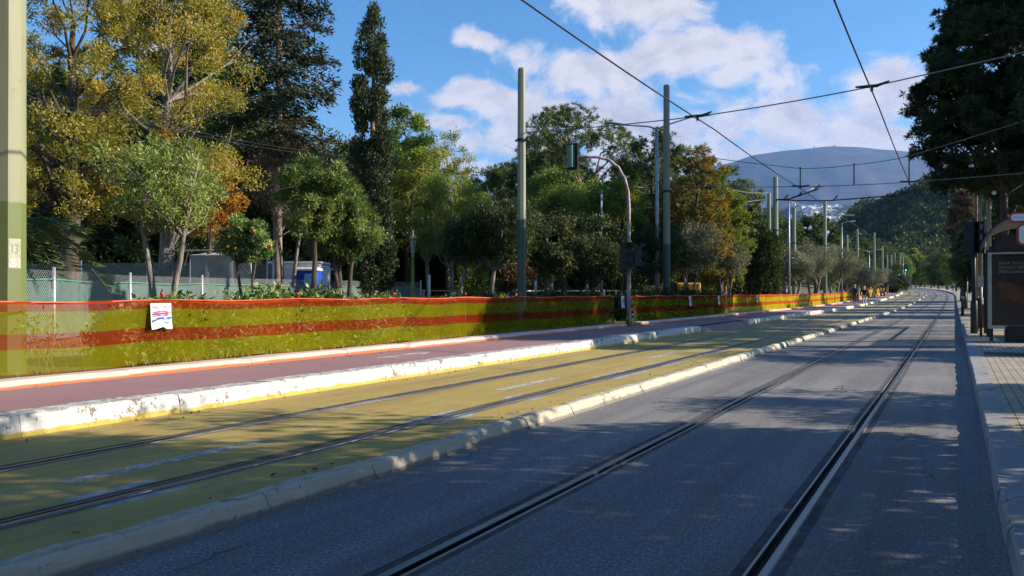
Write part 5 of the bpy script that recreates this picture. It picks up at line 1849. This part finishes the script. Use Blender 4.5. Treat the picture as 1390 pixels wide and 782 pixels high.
# bollard and small posts
bm_ = None
for k, (px, zc, lab) in enumerate(((1306.5, 40, 'pale-topped bollard at the end of the dark guard rail'), (1313, 54, 'thin pale pole among the right-hand trunks'), (1332, 27.5, 'pale pole with small sign left of the poster'))):
    x, y = at(px, zc); g = gz(x, y)
    if k == 0:
        root = thing('bollard', lab, 'bollard', (x, y, g))
        b = MB(); b.lathe([(.07, -.05), (.07, .85), (.06, .88)], 12); b.build('post', M['metal_dark'], root)
        b = MB(); b.lathe([(.085, .85), (.09, .92), (.07, .99), (.02, 1.02)], 12); b.build('cap', M['metal_grey'], root)
    else:
        root = thing('sign_post', lab, 'post', (x, y, g))
        h = 2.6 if k == 1 else 1.75
        b = MB(); b.tube([(0, 0, -.05), (0, 0, h)], .035, 8); b.build('post', M['metal_grey'], root)
        b = MB(); b.bbox((0, -.04, h - .2), (.18, .02, .38), .005); b.build('plate', M['metal_grey'], root)
x, y = at(1332.5, 26.5)
root = thing('waste_bin', 'dark red waste bin left of the poster panel', 'bin', (x, y, RPAV))
b = MB(); b.lathe([(.15, 0), (.17, .1), (.19, .62), (.20, .66), (.17, .67)], 14); b.build('body', M['poster_red'], root)
b = MB(); b.lathe([(.205, .66), (.20, .72), (.10, .78), (.02, .79)], 14); b.build('lid', M['poster_red'], root)
# metal hatch plate in the pavement
b = MB(); b.box((.95, 17.6, RPAV + .004), (.9, .9, .008))
tag(b.build('manhole_cover', M['metal_dark']), 'dark square metal cover set in the right pavement', 'manhole cover')


# ------------------------------------------------------------------ people
def skin(name, verts, edges, radii, mat, parent, sub=2):
    me = bpy.data.meshes.new(name)
    me.from_pydata(verts, edges, [])
    o = link(name, me, None, parent)
    mod = o.modifiers.new('skin', 'SKIN')
    for i, r in enumerate(radii):
        rr_ = r if isinstance(r, tuple) else (r, r)
        me.skin_vertices[0].data[i].radius = rr_
    me.skin_vertices[0].data[0].use_root = True
    o.modifiers.new('sub', 'SUBSURF').levels = sub
    o.modifiers['sub'].render_levels = sub
    dg = bpy.context.evaluated_depsgraph_get()
    m2 = bpy.data.meshes.new_from_object(o.evaluated_get(dg))
    o.modifiers.clear()
    o.data = m2
    bpy.data.meshes.remove(me)
    m2.materials.clear(); m2.materials.append(mat)
    m2.polygons.foreach_set('use_smooth', [True] * len(m2.polygons))
    return o


def person(label, px, zc, face, jacket, trousers, hair, stride=.28, elbow=.0, H=1.72, ponytail=False, bag=False):
    x, y = at(px, zc)
    k = H / 1.72
    root = thing('person', label, 'person', (x, y, gz(x, y)), face)
    root.scale = (k, k, k)
    s = stride
    # +X is forward
    V = [(0, 0, .95), (0, 0, 1.12), (.01, 0, 1.36), (.01, 0, 1.47), (.02, 0, 1.54), (.03, 0, 1.64),
         (0, .10, .92), (s * .55, .10, .50), (s, .10, .09), (s + .17, .10, .04),
         (0, -.10, .92), (-s * .25, -.10, .50), (-s * 1.0, -.10, .13), (-s * 1.0 + .14, -.10, .04),
         (.0, .20, 1.40), (-.04, .24 + elbow, 1.14), (.10, .22, .94), (.14, .21, .86),
         (.0, -.20, 1.40), (-.08, -.25 - elbow, 1.14), (-.0 + elbow * .6, -.24 + elbow * .5, .93), (.06, -.22 + elbow * .7, .86)]
    E = [(0, 1), (1, 2), (2, 3), (3, 4), (4, 5), (0, 6), (6, 7), (7, 8), (8, 9), (0, 10), (10, 11), (11, 12), (12, 13), (2, 14), (14, 15), (15, 16), (16, 17), (2, 18), (18, 19), (19, 20), (20, 21)]
    Rr = [(.10, .14), (.09, .13), (.10, .16), .055, .07, .095, .085, .058, .042, .035, .085, .058, .042, .035, .055, .042, .034, .03, .055, .042, .034, .03]
    skin('body', V, E, Rr, M['skin'], root)
    # jacket over trunk and arms
    JV = [V[0][:2] + (.90,), V[1], V[2], V[3][:2] + (1.43,), V[14], V[15], V[16], V[18], V[19], V[20]]
    skin('jacket', JV, [(0, 1), (1, 2), (2, 3), (2, 4), (4, 5), (5, 6), (2, 7), (7, 8), (8, 9)], [(.135, .185), (.125, .17), (.125, .185), .075, .08, .065, .05, .08, .065, .05], M[jacket], root)
    TV = [V[0], V[6], V[7], V[8][:2] + (.11,), V[10], V[11], V[12][:2] + (.15,)]
    skin('trousers', TV, [(0, 1), (1, 2), (2, 3), (0, 4), (4, 5), (5, 6)], [(.11, .15), .10, .075, .065, .10, .075, .065], M[trousers], root)
    for q in (9, 13):
        b = MB(); p = V[q]
        b.tube([(p[0] - .20, p[1], .05), (p[0] - .1, p[1], .05), (p[0] + .04, p[1], .04), (p[0] + .09, p[1], .03)], [.04, .05, .045, .025], 8)
        b.build('shoe', M['cloth_black'], root)
    b = MB()
    b.lathe([(.03, 1.56), (.09, 1.58), (.118, 1.66), (.105, 1.74), (.05, 1.775), (.01, 1.78)], 14, (-.015, 0, 0))
    if ponytail: b.tube([(-.10, 0, 1.70), (-.16, 0, 1.64), (-.15, 0, 1.48), (-.13, 0, 1.40)], [.03, .045, .04, .01], 8)
    b.build('hair', M[hair], root)
    # face: nose, eyes, mouth
    b = MB(); b.tube([(.118, 0, 1.665), (.145, 0, 1.625), (.12, 0, 1.615)], [.008, .016, .01], 6)
    b.build('nose', M['skin'], root)
    b = MB()
    for sy in (-.035, .035): b.tube([(.112, sy, 1.66), (.122, sy, 1.66)], .011, 6)
    b.build('eyes', M['black'], root)
    b = MB(); b.tube([(.112, -.025, 1.585), (.118, 0, 1.583), (.112, .025, 1.585)], .006, 5); b.build('mouth', M['ink_pink'], root)
    if bag:
        b = MB(); b.bbox((-.05, -.30, .98), (.26, .12, .24), .03); b.build('bag', M['cloth_black'], root)
    return root


person('walker in navy jacket with teal sleeve and dark trousers beside the netting', 1160, 73, -PI / 2, 'cloth_navy', 'cloth_navy', 'hair_blond', .26)
person('fair-haired walker in black jacket and pale trousers, nearer the white kerb', 1173, 72, PI / 2 + .1, 'cloth_black', 'cloth_grey', 'hair_blond', .3, .09, 1.76, True, True)
person('distant walker in blue jacket at the far right kerb', 1293.5, 128, -PI / 2, 'cloth_blue', 'cloth_grey', 'hair_brown', .2)
for px, zc, lab, j in ((1066, 60, 'worker in pale top behind the netting under the nearest olive', 'cloth_grey'), (1137, 82, 'worker in pale top behind the netting left of the walkers', 'cloth_grey')):
    person(lab, px, zc, .5, j, 'cloth_navy', 'hair_brown', .05, .05)

# low wall of the far right kerb at the bend
b = MB()
vs, fs = [], []
for i in range(12):
    y = 150 + i * 4
    for (dx, dz) in ((.3, 0), (.3, .22), (.9, .24), (.9, 0)): vs.append((dx + bend(y) + .02 * (y - 150) * 0, y, dz + rise(y)))
for i in range(11):
    for k in range(3): fs.append((i * 4 + k, i * 4 + 4 + k, i * 4 + 5 + k, i * 4 + 1 + k))
b.add(vs, fs + [(0, 1, 2, 3)])
tag(b.build('kerb_bend', M['kerb_white']), kind='structure')
me = bpy.data.objects['kerb_bend'].data
a = me.attributes.new('low', 'FLOAT', 'POINT'); a.data.foreach_set('value', np.full(len(me.vertices), .2, dtype=np.float32))

# ------------------------------------------------------------------ wooded hill, mountain, town
def terrain(name, fwd, right, x0, x1, z0, z1, nx, nz, hfun, mat):
    b = MB()
    for j in range(nz + 1):
        for i in range(nx + 1):
            xc = x0 + (x1 - x0) * i / nx; zc = z0 + (z1 - z0) * j / nz
            X, Y = xc * CT - zc * ST, xc * ST + zc * CT
            b.v.append((X, Y, hfun(xc, zc)))
    for j in range(nz):
        for i in range(nx):
            w = nx + 1
            b.f.append((j * w + i, j * w + i + 1, (j + 1) * w + i + 1, (j + 1) * w + i)); b.m.append(0); b.sm.append(True)
    return tag(b.build(name, mat), kind='structure')


def sstep(a, b_, v):
    t = min(1, max(0, (v - a) / (b_ - a))); return t * t * (3 - 2 * t)


def hill_h(xc, zc):
    # ridge grows to the right-hand side of the road
    px = 695 + F * xc / max(zc, 1)
    prof = 4 + 42 * sstep(1085, 1180, px) + 24 * min(1, max(0, (px - 1175) / 130)) + 16 * sstep(1300, 1460, px)
    k = sstep(300, 470, zc) * (1 - .35 * sstep(520, 720, zc))
    n = 4 * math.sin(xc * .05 + zc * .02) + 2.5 * math.sin(xc * .11 - zc * .07)
    return 4 + prof * .93 * k * (zc / 470 if zc < 470 else 1) + n * k - 3


tag(terrain('hill', None, None, 120, 520, 290, 720, 60, 50, hill_h, M['soil']), kind='structure')
rng = np.random.default_rng(31)
cs = []
while len(cs) < 1900:
    zc = rng.uniform(300, 560); px = rng.uniform(1085, 1420)
    xc = (px - 695) * zc / F
    h = hill_h(xc, zc)
    if h < 5 and rng.random() < .6: continue
    cs.append((xc * CT - zc * ST, xc * ST + zc * CT, h, rng.uniform(2.8, 6.2), rng.uniform(-.1, 1)))
cs = np.array(cs)
per = 120
n = len(cs) * per
ci = np.repeat(np.arange(len(cs)), per)
d = unit(rng.normal(size=(n, 3))); d[:, 2] = np.abs(d[:, 2]) * 1.0 - .15
r = cs[ci, 3]
P = cs[ci, :3] + d * (r * (.55 + .5 * rng.random(n)))[:, None] * np.array([1, 1, 1.15]) + np.stack([0 * r, 0 * r, r * .5], 1)
A = unit(d + rng.normal(size=(n, 3)) * .6)
me = leaves_mesh('woods', P, A, 1.2 + .8 * rng.random(n), .8 + .5 * rng.random(n), .25 + .45 * cs[ci, 4] + .15 * rng.normal(size=n), rng)
M['leaf_wood'] = leafmat('leaf_wood', (.014, .034, .008), (.05, .082, .014), (.24, .25, .04), .25)
tag(link('woods', me, M['leaf_wood']), kind='stuff')


MS = 2.2


def mountain_h(xc, zc):
    px = 695 + F * xc / zc
    pts = [(300, 300), (500, 280), (640, 262), (800, 262), (900, 250), (985, 227), (1030, 214), (1070, 209), (1130, 203.5), (1165, 204.5), (1200, 208), (1240, 211), (1300, 216), (1400, 236), (1600, 262), (1900, 300)]
    for (a, b_), (c, e) in zip(pts, pts[1:]):
        if a <= px <= c:
            t = (px - a) / (c - a); ridge = b_ + (e - b_) * (t * t * (3 - 2 * t) * .5 + t * .5); break
    else: ridge = 310
    zs = zc / MS
    top = (HOR - ridge) * 3600 / F
    xs = xc / MS
    k = sstep(2000, 3600, zs) ** .9 if zs <= 3600 else 1 - .6 * sstep(3600, 5200, zs)
    rav = (math.sin(xs * .011 + 1.2 * math.sin(zs * .003)) + .6 * math.sin(xs * .027 + zs * .004) + .35 * math.sin(xs * .06 - zs * .011)) * 14 * sstep(2000, 2500, zs) * (1 - sstep(2700, 3300, zs))
    return 10 + (top * k + rav) * MS


t = NT('scrub')
nn = t.noise(.006, 6, .65)
c = t.mix(t.step(nn, .38, .62), (.075, .07, .055), (.035, .045, .03))
M['scrub'] = t.end(t.pbr(c, .95, 0, None, .1))
terrain('mountain', None, None, -2600 * MS, 3600 * MS, 1950 * MS, 4600 * MS, 200, 56, mountain_h, M['scrub'])


def foothill_h(xc, zc):
    px = 695 + F * xc / zc
    crest = 336 - 54 * sstep(985, 1085, px) * (1 - sstep(1150, 1260, px)) - 10 * sstep(1150, 1260, px)
    k = sstep(1850, 2650, zc) * (1 - .9 * sstep(2650, 3200, zc))
    return 5 + (HOR - crest) * 2650 / F * k + 5 * math.sin(xc * .03) * k


terrain('foothill', None, None, 350, 1900, 1800, 3200, 60, 40, foothill_h, M['scrub'])
# masts on the summit
for px, hgt, lab in ((1106, 22, 'thin mast left of the summit on the far mountain'), (1133, 20, 'squat pylon on the summit of the far mountain')):
    zc = 3600 * MS; xc = (px - 695) * zc / F
    z = mountain_h(xc, zc)
    hgt *= 2; b = MB()
    w = 11 if hgt == 40 else 4
    for sx, sy in ((-1, -1), (1, -1), (1, 1), (-1, 1)): b.tube([(sx * w, sy * w, -3), (sx * w * .35, sy * w * .35, hgt)], 2.6, 5)
    for k in range(3): b.box((0, 0, hgt * (.35 + .3 * k)), (w * 1.6, w * 1.6, 1.5))
    o = b.build('summit_mast', M['metal_dark']); o.location = (xc * CT - zc * ST, xc * ST + zc * CT, z)
    tag(o, lab, 'mast')

# white town at the mountain foot
t = NT('facade')
hx, hy, hz_ = t.sep()
wx = t.math('ABSOLUTE', t.math('SUBTRACT', t.math('FRACT', t.math('MULTIPLY', t.math('ADD', hx, hy), .3)), .5))
wz = t.math('ABSOLUTE', t.math('SUBTRACT', t.math('FRACT', t.math('MULTIPLY', hz_, .32)), .5))
win = t.math('MULTIPLY', t.step(wx, .20, .22, 1, 0), t.step(wz, .22, .24, 1, 0))
M['facade'] = t.end(t.pbr(t.mix(win, (.74, .73, .70), (.10, .11, .13)), .6))


def house_mesh(seed):
    r = random.Random(seed)
    b = MB(); w, d_, h = r.uniform(15, 26), r.uniform(12, 18), r.uniform(12, 22)
    b.box((0, 0, h / 2), (w, d_, h))
    p = MB(); p.box((r.uniform(-4, 4), 0, h + 1.4), (5, 5, 2.8))
    a, c = b.mesh('house_wall'), p.mesh('house_penthouse')
    a.materials.append(M['facade']); c.materials.append(M['cabin_white'])
    return a, c


HM = [house_mesh(s) for s in range(4)]
rt = random.Random(17)
k = 0
while k < 110:
    px = rt.uniform(1070, 1170); zc = rt.uniform(2150, 2640)
    xc = (px - 695) * zc / F
    z = foothill_h(xc, zc)
    py = HOR - (z - EYE) * F / zc
    if not (280 < py < 320): continue
    if px < 1100 and rt.random() < .35: continue
    X, Y = xc * CT - zc * ST, xc * ST + zc * CT
    root = thing('town_house', 'white flat-roofed block of the far town at the mountain foot', 'house', (X, Y, z - 4), TH + rt.uniform(-.5, .5), 'white blocks of the far town')
    root.scale = (.7, .7, .62)
    a, c = HM[k % 4]
    link('wall', a, None, root); link('penthouse', c, None, root)
    k += 1

# ------------------------------------------------------------------ air
b = MB(); b.box((0, 5500, 715), (30000, 19600, 1470))
haze = b.build('haze', None)
zmin = -40
for v in haze.data.vertices:
    pass
t = NT('haze_air')
pv = t.n('ShaderNodeVolumePrincipled')
pv.inputs['Color'].default_value = (.26, .50, 1.0, 1)
pv.inputs['Density'].default_value = .000065
pv.inputs['Anisotropy'].default_value = .1
t.l(pv.outputs[0], t.out.inputs['Volume'])
haze.data.materials.append(t.m)
tag(haze, kind='stuff')

# ------------------------------------------------------------------ sky, sun
w = bpy.data.worlds.new('World'); sc.world = w
w.use_nodes = True
nt = w.node_tree; nt.nodes.clear()


class WT(NT):
    def __init__(s, tree):
        s.t = tree; s._o = None


q = WT(nt)
out = q.n('ShaderNodeOutputWorld')
sky = q.n('ShaderNodeTexSky', sky_type='NISHITA')
sky.sun_disc = False
sky.sun_elevation = SUN_EL
sky.sun_rotation = PI / 2 - SUN_AZ
sky.altitude = 100; sky.air_density = 1.0; sky.dust_density = .4; sky.ozone_density = 3.0
hsv = q.n('ShaderNodeHueSaturation'); hsv.inputs['Saturation'].default_value = 1.28; hsv.inputs['Value'].default_value = 1.0
q.l(sky.outputs[0], hsv.inputs['Color'])
bg = q.n('ShaderNodeBackground'); bg.inputs[1].default_value = .10
q.l(hsv.outputs[0], bg.inputs[0])
# clouds: placed by compass bearing and elevation
d = q.n('ShaderNodeTexCoord').outputs['Generated']
dx, dy, dz = q.sep(d)
az = q.math('ARCTAN2', q.math('ADD', q.math('MULTIPLY', dx, CT), q.math('MULTIPLY', dy, ST)), q.math('ADD', q.math('MULTIPLY', dx, -ST), q.math('MULTIPLY', dy, CT)))
el = q.math('ARCSINE', dz)
cmb = q.n('ShaderNodeCombineXYZ'); q.l(az, cmb.inputs[0]); q.l(q.math('MULTIPLY', el, 1.45), cmb.inputs[1])
vec = cmb.outputs[0]


def ell(px, py, rx, ry):
    u = (px - 695) / F; a0 = math.atan(u); e0 = math.atan((HOR - py) / F * math.cos(a0))
    kx = (1 + u * u)
    A = q.math('DIVIDE', q.math('SUBTRACT', az, a0), rx / F / kx)
    B = q.math('DIVIDE', q.math('SUBTRACT', el, e0), ry / F * math.cos(a0))
    return q.math('SUBTRACT', 1.0, q.math('SQRT', q.math('ADD', q.math('MULTIPLY', A, A), q.math('MULTIPLY', B, B))))


CL = [(872, 8, 125, 42), (905, 78, 150, 46), (790, 100, 130, 50), (655, 132, 80, 28), (760, 155, 170, 56), (985, 105, 60, 28), (930, 165, 240, 70), (1080, 165, 150, 54), (1150, 188, 200, 56), (900, 225, 200, 50),
      (1235, 125, 135, 62), (1330, 140, 130, 70), (655, 52, 42, 20), (557, 118, 30, 14), (700, 192, 110, 26), (610, 165, 50, 16), (620, 232, 90, 22), (250, 60, 120, 30)]
m = None
for c in CL:
    e = ell(*c)
    m = e if m is None else q.math('SMOOTH_MAX', m, e, .25)


def nz(vec, scale, det, off=(0, 0, 0)):
    mp = q.n('ShaderNodeMapping'); q.l(vec, mp.inputs[0]); mp.inputs['Location'].default_value = off
    return q.noise(scale, det, .58, mp.outputs[0], .3)


back = q.math('SUBTRACT', q.math('MAXIMUM', q.step(q.math('ABSOLUTE', az), .62, .85), q.step(el, .42, .6)), 1.25)  # unseen clouds added beyond the view to whiten the light in the shade
m = q.math('SMOOTH_MAX', m, back, .2)
n1 = nz(vec, 11, 6)
n1s = nz(vec, 11, 3)
n2 = nz(vec, 11, 3, (-.014, -.020, 0))
dens = q.math('ADD', m, q.math('MULTIPLY', q.math('SUBTRACT', n1, .52), 3.6))
cov = q.step(dens, -.10, .58)
cov = q.math('MULTIPLY', cov, q.math('MULTIPLY', cov, q.math('SUBTRACT', 3.0, q.math('MULTIPLY', cov, 2.0))))
lit = q.step(q.math('SUBTRACT', n1s, n2), -.09, .09)
thick = q.step(q.math('ADD', m, q.math('MULTIPLY', q.math('SUBTRACT', n1s, .52), 3.6)), .10, 1.4)
body = q.mix(thick, (.84, .79, .78), (.37, .36, .45))
colr = q.mix(q.math('MULTIPLY', lit, .75), body, (.92, .87, .86))
bg2 = q.n('ShaderNodeBackground'); q.l(colr, bg2.inputs[0]); bg2.inputs[1].default_value = .56
mx_ = q.n('ShaderNodeMixShader')
q.l(q.math('MULTIPLY', cov, .93), mx_.inputs[0]); q.l(bg.outputs[0], mx_.inputs[1]); q.l(bg2.outputs[0], mx_.inputs[2])
q.l(mx_.outputs[0], out.inputs[0])

sun = bpy.data.lights.new('sun', 'SUN')
sun.energy = 5.0; sun.angle = math.radians(.5); sun.color = (1.0, .90, .76)
so = bpy.data.objects.new('sun', sun); COL.objects.link(so)
dirn = Vector((math.cos(SUN_EL) * math.cos(SUN_AZ), math.cos(SUN_EL) * math.sin(SUN_AZ), math.sin(SUN_EL)))
so.rotation_euler = dirn.to_track_quat('Z', 'Y').to_euler()
so.location = (40, 20, 60)

# ------------------------------------------------------------------ camera
cam = bpy.data.cameras.new('camera')
cam.sensor_width = 36; cam.lens = F / 1390 * 36
cam.clip_start = .05; cam.clip_end = 40000
co = bpy.data.objects.new('camera', cam); COL.objects.link(co)
co.location = (0, 0, EYE)
co.rotation_euler = (PI / 2 + math.atan(7 / F), 0, TH)
sc.camera = co

sc.render.engine = 'CYCLES'
sc.cycles.use_denoising = True
sc.cycles.denoiser = 'OPENIMAGEDENOISE'
sc.cycles.denoising_prefilter = 'NONE'
sc.cycles.denoising_input_passes = 'RGB_ALBEDO_NORMAL'
sc.cycles.max_bounces = 6; sc.cycles.diffuse_bounces = 3; sc.cycles.glossy_bounces = 2; sc.cycles.transmission_bounces = 3
sc.cycles.transparent_max_bounces = 16; sc.cycles.volume_bounces = 0
sc.cycles.sample_clamp_indirect = 3
sc.view_settings.view_transform = 'Standard'
sc.view_settings.look = 'None'
sc.view_settings.exposure = 1.0
sc.view_settings.gamma = 1
